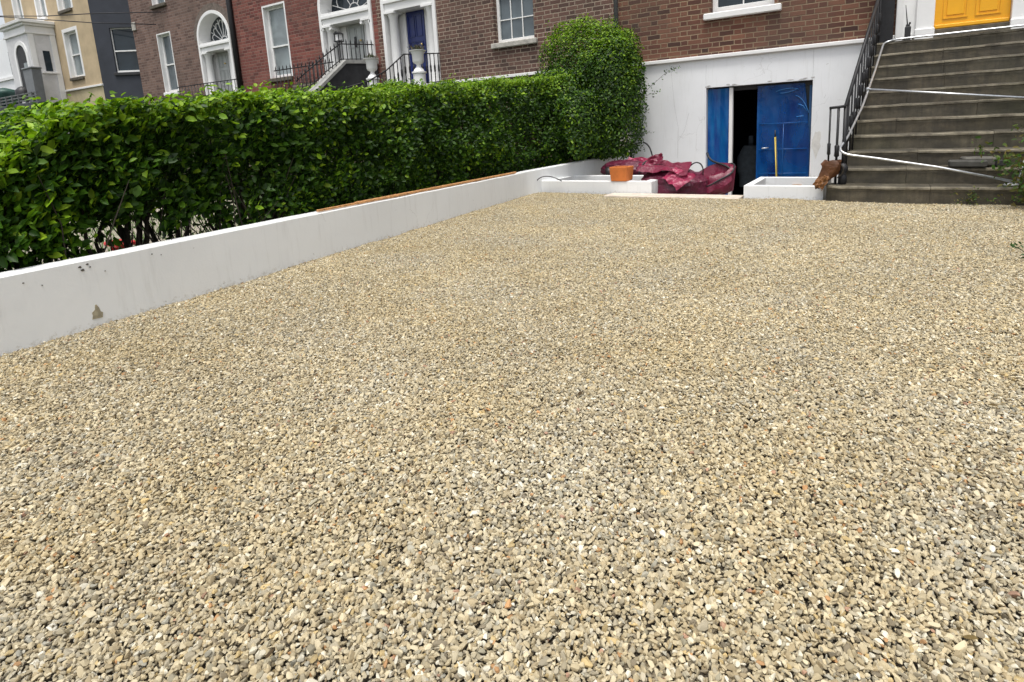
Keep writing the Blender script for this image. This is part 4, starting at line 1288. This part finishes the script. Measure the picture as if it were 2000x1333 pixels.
st = thing("stone_steps", "dark stone entrance steps climbing to the blue door", "steps")
b = MB(); b.box(-9.65, -7.93, 8.46, D - .03, 0, 1.88)
for k in range(8): b.box(-9.65, -7.93, 8.46 - .25 * (k + 1), 8.46 - .25 * k - .001, 0, 1.88 - .17 * (k + 1), .01)
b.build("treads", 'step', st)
rt = thing("iron_railing", "black iron railing before the blue door", "railing", group="railings on the neighbours' steps")
railing(rt, [(-8.0, D - .03, 2.56), (-8.0, 8.46, 2.45), (-8.0, 7.98, 2.13), (-8.0, 7.5, 1.90), (-8.0, 7.02, 1.78)], .125, .62, finial=False, knob=True)
st = thing("stone_steps", "entrance steps with a dark side wall and pale coping at the pale grey door", "steps")
b = MB(); b.box(-11.6, -10.0, 8.56, D - .03, 0, 2.17)
for k in range(8): b.box(-11.6, -10.0, 8.56 - .25 * (k + 1), 8.56 - .25 * k - .001, 0, 2.17 - .18 * (k + 1), .01)
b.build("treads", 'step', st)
b = MB(); b.prism([(D - .03, 0), (D - .03, 2.52), (8.62, 2.46), (7.85, 1.88), (7.3, 1.5), (6.8, 1.25), (6.8, 0)], -9.98, -9.83, 'yz'); b.build("side_wall", 'dark_paint', st)
b = MB()
tp = [(D - .035, 2.525), (8.60, 2.465), (7.85, 1.885), (7.3, 1.505), (6.78, 1.255)]
b.prism(tp + [(y_, z_ + .075) for y_, z_ in reversed(tp)], -10.03, -9.78, 'yz'); b.build("coping", simple("coping_grey", (.34, .34, .32), .8, .2, 10), st)
rt = thing("iron_railing", "black spiked iron railing on the pale coping before the pale grey door", "railing", group="railings on the neighbours' steps")
railing(rt, [(-9.9, D - .03, 2.95), (-9.9, 8.58, 2.87), (-9.9, 8.12, 2.57), (-9.9, 7.4, 2.05)], .12, .36)
rt = thing("iron_railing", "spiked iron area railing below the red brick house's window", "railing", group="railings on the neighbours' steps")
railing(rt, [(-12.75, 8.95, 2.60), (-11.9, 8.95, 2.60), (-10.6, 8.95, 2.60)], .14, .95)
rt = thing("iron_railing", "black iron railing before the arched door with the fanlight", "railing", group="railings on the neighbours' steps")
railing(rt, [(-17.3, 9.0, 2.56), (-15.9, 9.0, 2.56), (-14.4, 9.0, 2.55)], .16, 1.0, finial=False)
bz = MB(); bz.box(-16.9, -15.2, 8.4, D - .03, 0, 2.19)
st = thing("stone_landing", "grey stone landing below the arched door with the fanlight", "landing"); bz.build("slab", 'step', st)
# lamp beside the pale grey door
lt = thing("wall_lantern", "small black lantern on the column of the pale grey door", "lantern")
b = MB(); cxl, cyl, czl = -10.69, 9.25, 3.09
for q in (-.07, .06):
    for s_ in (-.07, .06): b.box(cxl + q, cxl + q + .015, cyl + s_, cyl + s_ + .015, czl, czl + .15)
b.box(cxl - .08, cxl + .08, cyl - .08, cyl + .08, czl - .02, czl); b.prism([(cxl - .09, czl + .15), (cxl + .09, czl + .15), (cxl, czl + .20)], cyl - .08, cyl + .08, 'xz')
b.tube([(cxl, cyl, czl - .02), (cxl, cyl, czl - .55)], .012, 6)
b.build("frame", 'iron', lt)
MB().box(cxl - .05, cxl + .05, cyl - .05, cyl + .05, czl + .01, czl + .14).build("glass", 'paint_white', lt)

def urn(cx, cy, ztop, s, label, plant):
    t_ = thing("garden_urn", label, "urn", group="white urns on pedestals")
    b = MB()
    prof = [(.17, -1.2), (.17, -.62), (.20, -.60), (.20, -.56), (.15, -.55), (.13, -.50), (.07, -.44), (.055, -.40), (.075, -.36), (.13, -.33), (.155, -.28), (.16, -.10), (.185, -.06), (.19, -.03), (.23, -.02), (.235, 0), (.20, .0), (.18, -.03)]
    b.lathe([(a_ * s, z_ * s) for a_, z_ in prof], cx, cy, ztop, 24)
    autosmooth(b.build("bowl", 'paint_white', t_), 50)
    nl = plant
    PP = np.stack([cx + rng.normal(0, .09 * s, nl), cy + rng.normal(0, .09 * s, nl), ztop + np.abs(rng.normal(0, .05 * s, nl))], 1)
    Ls = rng.uniform(.03, .07, nl)
    leaf_mesh("plant", PP, unit(rng.normal(0, 1, (nl, 3))), np.stack([rng.normal(0, .5, nl), rng.normal(0, .5, nl), np.ones(nl)], 1), Ls, Ls * .35, np.array([(.07, .06, .05), (.12, .10, .08), (.04, .06, .03)])[rng.integers(0, 3, nl)], t_)
urn(-8.62, 8.2, 2.41, .66, "white urn standing before the dark side wall of the steps", 90)
urn(-7.45, 8.25, 2.44, .68, "white urn standing before the blue door railing", 160)

# ------------------------------------------------------------------ own steps
ys0, g_, r0 = 6.70, 0.2455, 0.1655
stp = thing("stone_steps", "wide weathered dark granite steps climbing to the yellow front door", "steps")
XR = 2.6
for k in range(11):
    y0_ = ys0 + k * g_; z1_ = (k + 1) * r0; z0_ = -.05
    y1_ = (y0_ + g_ + .03) if k < 10 else D - .04
    xl = -.47 if k == 0 else (-.37 if k == 1 else -.355 + (y0_ - 6.86) * .105)
    joints = {0: [.45], 1: [.25, 1.3], 2: [.35], 3: [1.0], 4: [.15], 5: [.9], 6: [.25, 1.5], 7: [.62], 8: [.62], 9: [.62], 10: [.9]}[k]
    b = MB()
    xs_ = [xl] + joints + [XR]
    for i in range(len(xs_) - 1):
        xa, xb = xs_[i] + (.0015 if i else 0), xs_[i + 1] - .0015
        nseg = max(2, int((xb - xa) / .06)); V, F = [], []
        dzj = random.uniform(-.004, .004); dyj = random.uniform(-.004, .004)
        for q in range(nseg + 1):
            x = xa + (xb - xa) * q / nseg
            wv = .007 * noise.noise(Vector((x * 3.1, k * 5.3, 1))) + .0035 * noise.noise(Vector((x * 13, k * 5.3, 4)))
            yf = y0_ + dyj + .008 * noise.noise(Vector((x * 4.0, k * 3.3, 9)))
            if k == 0: yf += .10 * max(0, (-.30 - x) / .17) ** 2
            zt = z1_ + dzj + wv
            # front face set back a touch under an uneven, rounded nosing
            V += [(x, yf + .014, z0_ - .01), (x, yf + .012, zt - .035), (x, yf - .004, zt - .028), (x, yf - .002, zt - .010), (x, yf + .010, zt - .001), (x, y1_, zt + .003), (x, y1_, z0_ - .01)]
            if q:
                a_, c_ = (q - 1) * 7, q * 7
                for e in range(6): F.append((a_ + e, a_ + e + 1, c_ + e + 1, c_ + e))
        F += [tuple(range(7)), tuple(nseg * 7 + e for e in range(6, -1, -1))]
        b.add(V, F)
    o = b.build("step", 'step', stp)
    autosmooth(o, 45)
b = MB()
b.prism([(ys0 + .26, -.5), (ys0 + .26, .15), (ys0 + 10 * g_ + .02, 11 * r0 - .17), (D - .035, 11 * r0 - .17), (D - .035, -.5)], -.05, 2.58, 'yz')
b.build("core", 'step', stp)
# railing up the left of the steps
def zrail(y): return 0.985 + (y - 6.86) * (r0 / g_) * 1.0
rl = thing("iron_railing", "black iron railing climbing the left side of the granite steps", "railing")
RX = -.30
def rx_at(y): return -.325 + (y - 6.86) * .105
slope_pts = [(rx_at(6.86), 6.86, zrail(6.86)), (rx_at(9.12), 9.12, zrail(9.12)), (rx_at(9.12), D - .06, zrail(9.12) + .02)]
MB().tube(slope_pts, .019, 8).build("top_rail", 'iron', rl, smooth=True)
MB().tube([(-.475, 6.83, .972), (rx_at(6.86) + .002, 6.86, .985)], .015, 8).build("end_rail", 'iron', rl, smooth=True)
def baluster(x, y, zb, zt, r=.0105, kz=None, col=True):
    b = MB()
    h = zt - zb
    b.tube([(x, y, zb), (x, y, zt)], r, 8)
    for c0, hh, rr in ((.36, .13, 1.8),) if col else ():
        zc = zb + h * c0
        b.lathe([(r, 0), (r * rr, .012), (r * rr * .9, hh * .5), (r * rr, hh - .012), (r, hh)], x, y, zc, 8)
    return b.build("baluster", 'iron', rl, smooth=True)
baluster(-.465, 6.835, .20, .972, .010)
baluster(-.39, 6.85, .16, .978, .0135)
MB().tube([(rx_at(6.86), 6.87, .15), (rx_at(6.86), 6.87, .985)], .02, 8).lathe([(.02, 0), (.042, .02), (.042, .10), (.03, .12), (.05, .16), (.05, .20), (.02, .24)], rx_at(6.86), 6.87, .15, 12).build("newel", 'iron', rl, smooth=True)
nb_ = 12
for i in range(1, nb_):
    y = 6.86 + (9.10 - 6.86) * i / nb_
    k = int((y - ys0) / g_)
    baluster(rx_at(y), y, (k + 1) * r0 - .005, zrail(y) - .01, .0105)
for y in np.arange(9.16, D - .06, .10):
    baluster(rx_at(9.12), y, 11 * r0, zrail(9.12) + .01, .010)
# cast panel at the top landing
b = MB()
xx = rx_at(9.12)
b.box(xx - .06, xx + .165, D - .20, D - .125, 11 * r0, 3.4, .01); b.box(xx - .02, xx + .012, 9.13, D - .17, 11 * r0 + .10, 11 * r0 + .13)
for y in (9.2, 9.3): b.box(xx - .012, xx + .012, y, y + .035, 11 * r0 + .13, 2.9)
b.build("landing_panel", 'iron', rl)

# galvanised pipe rail: along the landing, down the side, across the bottom
pipe = thing("bent_pipe", "long bent galvanised pipe running from the landing down and across the bottom steps", "pipe")
LZ = 11 * r0
pts = [(2.2, 9.13, LZ + .035), (1.26, 9.13, LZ + .028), (.12, 9.14, LZ + .022), (.035, 9.16, LZ + .01), (-.028, 9.11, LZ - .02), (-.10, 8.3, 1.395), (-.19, 7.6, .985), (-.30, 6.95, .655), (-.365, 6.76, .545), (-.30, 6.70, .49), (-.06, 6.72, .452), (.5, 6.74, .350), (1.105, 6.78, .205)]
MB().tube(rounded(pts, .07), .0125, 10).build("tube", 'galv', pipe, smooth=True)
MB().tube([(1.105, 6.78, .195), (1.12, 6.79, .21), (1.16, 6.82, .42)], .008, 8).build("wire", 'galv', pipe, smooth=True)
MB().lathe([(.055, 0), (.06, .006), (.05, .018), (.014, .024), (.012, .04)], 1.075, 6.79, .172, 16).build("foot_plate", simple("cast_white", (.55, .56, .56), .5, .2, 12), pipe, smooth=True)
pipe2 = thing("straight_pipe", "straight galvanised pipe spanning the middle of the granite steps", "pipe")
MB().tube([(-.155, 7.9, 1.180), (1.42, 7.9, .965)], .0125, 10).build("tube", 'galv', pipe2, smooth=True)
MB().lathe([(.012, 0), (.02, .004), (.02, .03), (.012, .034)], -.155, 7.9, 1.165, 10).build("coupling", 'galv', pipe2, smooth=True)

# two way radio on the landing
rd_ = thing("two_way_radio", "black hand radio with a thin aerial standing on the landing by the yellow door", "radio")
MB().box(.205, .275, 9.27, 9.31, LZ + .004, LZ + .185, .008).box(.215, .262, 9.28, 9.305, LZ + .186, LZ + .215, .005).build("body", 'rubber', rd_)
MB().tube([(.232, 9.29, LZ + .21), (.20, 9.29, LZ + .46)], [.008, .004], 8).build("aerial", 'rubber', rd_, smooth=True)
MB().lathe([(.011, 0), (.012, .02), (.008, .024)], .258, 9.29, LZ + .214, 8).build("knob", 'rubber', rd_, smooth=True)

# broken blocks on the steps
for i, (x0_, x1_, y0_, z0_, rot_, dims, lab) in enumerate(((.70, 1.0, 7.05, .335, .06, (.17, .12, .055), "upper pale grey stone block lying on the right of the steps"), (.56, .95, 6.98, .335, -.05, (.19, .08, .045), "lower long grey stone slab lying on the right of the steps"), (.93, 1.1, 7.03, .335, .3, (.07, .06, .045), "small dark broken stone on the right of the steps"))):
    t_ = MB()
    w_, d_, h_ = dims[0] * .8, dims[1] * .9, dims[2] * .75
    t_.box(-w_, w_, -d_, d_, 0, h_ * 2, .012)
    t_.v = [(x + .012 * noise.noise(Vector((x * 9, y * 9, z * 9 + i))), y + .01 * noise.noise(Vector((x * 7, y * 9 + 3, z * 9))), z) for x, y, z in t_.v]
    o = t_.build("stone_block", simple("block_grey_%d" % i, ((.11, .105, .09), (.07, .068, .06), (.03, .03, .03))[i], .85, .3, 9, bump=.4))
    o.location = ((x0_ + x1_) / 2, y0_ + (.075 if i == 0 else 0), (.40 if i == 0 else .332)); o.rotation_euler = (0, 0, rot_)
    if i == 0: o.location.z = .332 + .006; o.location.y = 7.10
    tag(o, lab, "stone", "loose stones on the steps")

# ------------------------------------------------------------------ kerb, planters
kb = tag(MB().box(-3.06, -1.365, 6.73, 7.03, -.08, .006, .006).build("kerb_slab", 'slab'), "pinkish stone kerb between the gravel and the sunken path", "kerb")
def planter(x0, x1, y0, y1, zt, t_, label, skew=0.0):
    th_ = thing("planter_box", label, "planter", group="low white planter walls")
    b = MB()
    zb_ = -.40
    f_ = lambda x, y: (x + skew * (y - y0), y)
    def wallp(pa):
        b.prism([f_(*q) for q in pa], zb_, zt, 'xy')
    wallp([(x0, y0), (x1, y0), (x1, y0 + t_), (x0, y0 + t_)])
    wallp([(x0, y1 - t_), (x1, y1 - t_), (x1, y1), (x0, y1)])
    wallp([(x0, y0 + t_ + .0005), (x0 + t_, y0 + t_ + .0005), (x0 + t_, y1 - t_ - .0005), (x0, y1 - t_ - .0005)])
    wallp([(x1 - t_, y0 + t_ + .0005), (x1, y0 + t_ + .0005), (x1, y1 - t_ - .0005), (x1 - t_, y1 - t_ - .0005)])
    o = b.build("walls", 'planter_white', th_)
    bv = o.modifiers.new("bevel", 'BEVEL'); bv.width = .006; bv.segments = 2; bv.limit_method = 'ANGLE'
    b = MB(); b.prism([f_(x0 + t_ + .001, y0 + t_ + .001), f_(x1 - t_ - .001, y0 + t_ + .001), f_(x1 - t_ - .001, y1 - t_ - .001), f_(x0 + t_ + .001, y1 - t_ - .001)], zb_, zt - .13, 'xy')
    b.build("soil", 'soil', th_)
    return th_
planter(-4.20, -2.53, 7.06, 7.98, .158, .12, "low white rendered planter box behind the terracotta pot, left of the path")
planter(-1.345, -.50, 6.90, 7.98, .135, .085, "low white rendered planter box right of the path, beside the steps")
tag(MB().lathe([(.0, 0), (.06, .0), (.055, .004), (.02, .006)], -.88, 7.893 - .01, .04, 10).build("clod", simple("clod", (.25, .14, .07), .9, .3, 20)), "brown muddy mark on the inner face of the right planter", "mud")

pot = thing("terracotta_pot", "square orange terracotta pot standing on the white planter wall", "pot")
b = MB()
cx, cy, z0_ = -2.985, 7.16, .160
w0, w1, h_ = .112, .128, .19
V = []
def sq(w, z): return [(cx - w, cy - w, z), (cx + w, cy - w, z), (cx + w, cy + w, z), (cx - w, cy + w, z)]
rings = [sq(w0, z0_), sq(w1, z0_ + h_), sq(w1 - .014, z0_ + h_), sq(w0 - .005, z0_ + .03)]
V = [q for r__ in rings for q in r__]
F = [(3, 2, 1, 0)] + [(a * 4 + i, a * 4 + (i + 1) % 4, a * 4 + 4 + (i + 1) % 4, a * 4 + 4 + i) for a in range(3) for i in range(4)] + [(12, 13, 14, 15)]
b.add(V, F)
o = b.build("body", 'terracotta', pot); bv = o.modifiers.new("bevel", 'BEVEL'); bv.width = .008; bv.segments = 2
for v_ in o.data.vertices: pass
MB().box(cx - .11, cx + .11, cy - .11, cy + .11, z0_ + .04, z0_ + .12).build("compost", 'soil', pot)

# hose end curling out of the gravel
tag(MB().tube(bez((-4.27, 6.97, -.02), (-4.29, 6.96, .27), (-4.02, 6.98, .28), (-3.84, 7.02, .16), 18), .0065, 8).build("hose_end", 'rubber', smooth=True), "thin black hose end curling from the gravel over the left planter", "hose")
tag(MB().tube(bez((-3.42, 9.15, .60), (-3.30, 9.15, .58), (-3.24, 9.15, .42), (-3.22, 9.12, .10), 14), .012, 8).build("cable_end", 'rubber', smooth=True), "thick black cable dropping down the white house wall behind the bags", "cable")

# ------------------------------------------------------------------ magenta bags
def crumple_blob(cen, rad, seed, fold=.22, seg=72, ringn=44, flat=.25, mouth=0.0):
    """soft crumpled bag; mouth>0 leaves an open sunken top"""
    V, F = [], []
    for j in range(ringn + 1):
        ph = -math.pi / 2 + math.pi * j / ringn
        for i in range(seg):
            th = 2 * math.pi * i / seg
            d = Vector((math.cos(ph) * math.cos(th), math.cos(ph) * math.sin(th), math.sin(ph)))
            sgn = lambda q, e: math.copysign(abs(q) ** e, q)
            q = Vector((sgn(d.x, .8), sgn(d.y, .8), sgn(d.z, .7)))
            rn = noise.ridged_multi_fractal(d * 1.7 + Vector((seed, seed * 2, 0)), .85, 2.1, 4, 1.0, 2.0)
            cr = 1 - abs(noise.noise(d * 3.1 + Vector((0, seed, 3)))) * 2
            s_ = 1 + fold * (rn - 1.0) * .45 + fold * .35 * cr
            p = Vector((q.x * rad[0], q.y * rad[1], q.z * rad[2])) * s_
            if mouth and d.z > .35:
                k_ = (d.z - .35) / .65
                p.z -= mouth * rad[2] * k_ ** .8 * 1.6
            if p.z < -rad[2] * .9: p.z = -rad[2] * .9 + (p.z + rad[2] * .9) * .1
            V.append(tuple(p + Vector(cen)))
    for j in range(ringn):
        for i in range(seg):
            i2 = (i + 1) % seg
            F.append((j * seg + i, j * seg + i2, (j + 1) * seg + i2, (j + 1) * seg + i))
    return MB().add(V, F)
def sheet(corners, seed, amp=.05, n_=30, fold=3.0):
    """draped crumpled sheet through four corner points"""
    V, F = [], []
    c0, c1, c2, c3 = [Vector(q) for q in corners]
    nrm = (c1 - c0).cross(c3 - c0).normalized()
    for j in range(n_ + 1):
        for i in range(n_ + 1):
            u_, w_ = i / n_, j / n_
            p = (c0.lerp(c1, u_)).lerp(c3.lerp(c2, u_), w_)
            q = abs(noise.noise(Vector((u_ * fold, w_ * fold, seed)))) * 2 + .5 * abs(noise.noise(Vector((u_ * fold * 2.4, w_ * fold * 2, seed + 4))))
            e = noise.noise(Vector((u_ * 5, w_ * 5, seed + 9)))
            V.append(tuple(p + nrm * amp * q + Vector((e * .02, 0, e * .015))))
    for j in range(n_):
        for i in range(n_): F.append((j * (n_ + 1) + i, j * (n_ + 1) + i + 1, (j + 1) * (n_ + 1) + i + 1, (j + 1) * (n_ + 1) + i))
    return MB().add(V, F)
def facet(o, ang_=18):
    autosmooth(o, ang_)
bagA = thing("magenta_bag", "rolled dark magenta sack lying behind the planter, left of the other bags", "sack", group="magenta sacks in front of the house")
o = crumple_blob((-3.30, 8.35, .18), (.46, .26, .17), 1.3).build("body", 'bag_dark', bagA); facet(o)
o = sheet([(-3.42, 8.15, .24), (-2.85, 8.12, .20), (-2.82, 8.40, .34), (-3.36, 8.40, .38)], 2.2, .06).build("flap", 'bag_pink', bagA); facet(o, 25)
MB().tube(bez((-3.08, 8.06, .16), (-3.06, 8.04, .30), (-2.98, 8.15, .40), (-2.96, 8.35, .36)), .013, 6).build("strap", 'rubber', bagA, smooth=True)
MB().lathe([(.02, -.06), (.085, -.05), (.095, 0), (.085, .05), (.02, .06)], 0, 0, 0, 16).build("roll_end", 'rubber', bagA, smooth=True)
re_ = [c for c in bagA.children if c.name.startswith("roll_end")][0]; re_.location = (-3.60, 8.15, .18); re_.rotation_euler = (0, math.radians(80), .3)
bagB = thing("magenta_bag", "large crumpled magenta builder's sack heaped between the two planters", "sack", group="magenta sacks in front of the house")
o = crumple_blob((-2.42, 7.62, .0), (.44, .32, .26), 4.1, fold=.16).build("body", 'bag_dark', bagB); facet(o)
o = sheet([(-2.86, 7.40, .26), (-2.12, 7.28, .20), (-2.20, 7.75, .30), (-2.78, 7.85, .38)], 5.7, .055, fold=2.2).build("cover", 'bag', bagB); facet(o, 25)
o = sheet([(-2.46, 7.28, .18), (-2.24, 7.22, .02), (-2.02, 7.30, .20), (-2.32, 7.45, .31)], 8.7, .03, fold=2.2).build("flap", 'bag_pink', bagB); facet(o, 25)
o = sheet([(-2.82, 7.62, .30), (-2.55, 7.60, .36), (-2.57, 7.66, .50), (-2.80, 7.68, .42)], 3.7, .03, fold=2).build("raised_flap", 'bag', bagB); facet(o, 25)
bagC = thing("magenta_bag", "open magenta sack with black handles lying against the blue film", "sack", group="magenta sacks in front of the house")
# an open collapsed bowl
V, F = [], []
seg = 64
prof = [(0.02, -.02), (.20, -.03), (.32, .02), (.36, .12), (.33, .22), (.27, .24), (.24, .18), (.20, .10), (.08, .06), (.0, .06)]
for j, (rr_, zz_) in enumerate(prof):
    for i in range(seg):
        a_ = 2 * math.pi * i / seg
        w_ = 1 + .12 * noise.noise(Vector((math.cos(a_) * 2, math.sin(a_) * 2, j * .5))) + .05 * noise.noise(Vector((math.cos(a_) * 6, math.sin(a_) * 6, j)))
        tilt = .11 * math.cos(a_ - .2) + .10 * math.sin(a_)
        V.append((-1.99 + rr_ * w_ * math.cos(a_) * 1.0, 7.85 + rr_ * w_ * math.sin(a_) * .62, -.06 + zz_ * .95 + tilt * (zz_ > .05) + .02 * noise.noise(Vector((a_ * 2, j, 6)))))
for j in range(len(prof) - 1):
    for i in range(seg):
        i2 = (i + 1) % seg
        F.append((j * seg + i, j * seg + i2, (j + 1) * seg + i2, (j + 1) * seg + i))
o = MB().add(V, F).build("body", 'bag', bagC); autosmooth(o, 35)
rim = [(-1.99 + .335 * math.cos(a_), 7.85 + .21 * math.sin(a_), .155 + .11 * math.cos(a_ - .2) + .10 * math.sin(a_) + .01 * math.sin(5 * a_)) for a_ in np.linspace(0, 2 * math.pi, 40)]
MB().tube(rim, .012, 6, cap=False).build("rim", 'rubber', bagC, smooth=True)
MB().tube(bez((-2.28, 7.72, .16), (-2.22, 7.70, .42), (-1.98, 7.72, .42), (-2.06, 7.78, .14)), .009, 6).build("handle", 'rubber', bagC, smooth=True)
MB().tube(bez((-2.08, 8.1, .46), (-2.02, 8.05, .28), (-1.85, 7.95, .36), (-1.69, 7.85, .24)), .016, 6).build("handle", 'rubber', bagC, smooth=True)
MB().tube(bez((-2.35, 7.62, .24), (-2.2, 7.58, .18), (-2.14, 7.56, .08), (-2.02, 7.56, .03)), .009, 6).build("strap", 'rubber', bagC, smooth=True)
for ob in (bagA, bagB, bagC): pass

# brown sack hanging at the foot of the railing
sk = thing("brown_sack", "crumpled brown leather bag slumped against the foot of the black railing", "bag")
V, F = [], []
path = [((-.545, 6.84, .125), .035), ((-.53, 6.835, .17), .06), ((-.50, 6.83, .22), .066), ((-.46, 6.83, .28), .078), ((-.435, 6.83, .34), .088), ((-.43, 6.83, .375), .098), ((-.42, 6.83, .42), .080), ((-.43, 6.83, .38), .05)]
seg = 28
for j, (c_, r_) in enumerate(path):
    for i in range(seg):
        a_ = 2 * math.pi * i / seg
        w_ = 1 + .34 * noise.noise(Vector((math.cos(a_) * 2.2, math.sin(a_) * 2.2, j * .9))) + .20 * noise.noise(Vector((math.cos(a_) * 7, math.sin(a_) * 7, j)))
        V.append((c_[0] + r_ * w_ * math.cos(a_), c_[1] - .03 + r_ * w_ * math.sin(a_) * .55, c_[2] + .012 * math.sin(a_ * 3 + j)))
for j in range(len(path) - 1):
    for i in range(seg): F.append((j * seg + i, j * seg + (i + 1) % seg, (j + 1) * seg + (i + 1) % seg, (j + 1) * seg + i))
F.append(tuple(range(seg)))
o = MB().add(V, F).build("body", 'sack', sk); autosmooth(o, 50)
o = sheet([(-.60, 6.76, .17), (-.50, 6.74, .10), (-.44, 6.76, .24), (-.52, 6.78, .30)], 1.5, .02, 14).build("flap", simple("sack_tan", (.20, .085, .025), .5, .3, 20), sk); facet(o, 30)
MB().tube(bez((-.37, 6.82, .39), (-.30, 6.80, .36), (-.30, 6.80, .28), (-.37, 6.80, .24)), .008, 6).build("strap", 'bark', sk, smooth=True)

# red thing under the hedge
rdp = thing("red_tray", "small red plastic tray glimpsed under the hedge on the neighbour's gravel", "tray")
MB().box(-5.45, -5.22, 2.05, 2.20, .12, .16, .012).build("body", 'red_plastic', rdp)
MB().box(-5.43, -5.41, 2.09, 2.14, .0, .12).box(-5.27, -5.25, 2.09, 2.14, .0, .12).build("legs", 'red_plastic', rdp)

# ------------------------------------------------------------------ shrub at the right edge
sh = thing("straggly_shrub", "straggly dark leafy shrub overhanging the right side of the steps", "shrub")
TN = [(.04, .07, .014), (.08, .12, .022), (.13, .13, .035), (.06, .14, .02), (.16, .13, .04)]
for i in range(25):
    bx, by = random.uniform(1.25, 1.75), random.uniform(6.1, 6.65)
    tx = bx - random.uniform(.05, .62); ty = by + random.uniform(-.15, .35); tz = random.uniform(.05, 1.75)
    tx = max(tx, .93 - .12 * (tz < .6) + .10 * (tz > 1.0))
    shoot([(bx, by, random.uniform(0, .2)), ((bx + tx) / 2 + .06, (by + ty) / 2, tz * .65), (tx, ty, tz)], 130, TN, sh, ls=(.025, .06), spread=.05)
stem("trunk", (1.6, 6.45, -.02), [(1.5, 6.6, 1.5), (1.7, 6.5, 1.7), (1.35, 6.4, 1.2)], .03, sh, seed=77)
sh2 = thing("low_plant", "small leafy weed sprouting from the gravel at the right edge", "plant")
for i in range(5):
    a_ = random.uniform(0, 6.28)
    shoot([(.80, 4.30, 0), (.80 + .05 * math.cos(a_), 4.30 + .06 * math.sin(a_), .05), (.78 + .11 * math.cos(a_), 4.30 + .12 * math.sin(a_), random.uniform(.05, .13))], 14, [(.04, .11, .025), (.03, .07, .02)], sh2, r=.002, ls=(.02, .035), spread=.015)
sh3 = thing("low_plant", "trailing weed at the foot of the steps on the right", "plant")
for i in range(9):
    x = random.uniform(.55, 1.2) ** .8 * 1.05
    shoot([(x, 6.66, 0.0), (x + .03, 6.63, .06), (x + random.uniform(-.12, .1), 6.62, random.uniform(.06, .2))], 16, TN, sh3, r=.002, ls=(.018, .03), spread=.025)
# climbing leaf fall on gravel right side
print("done")
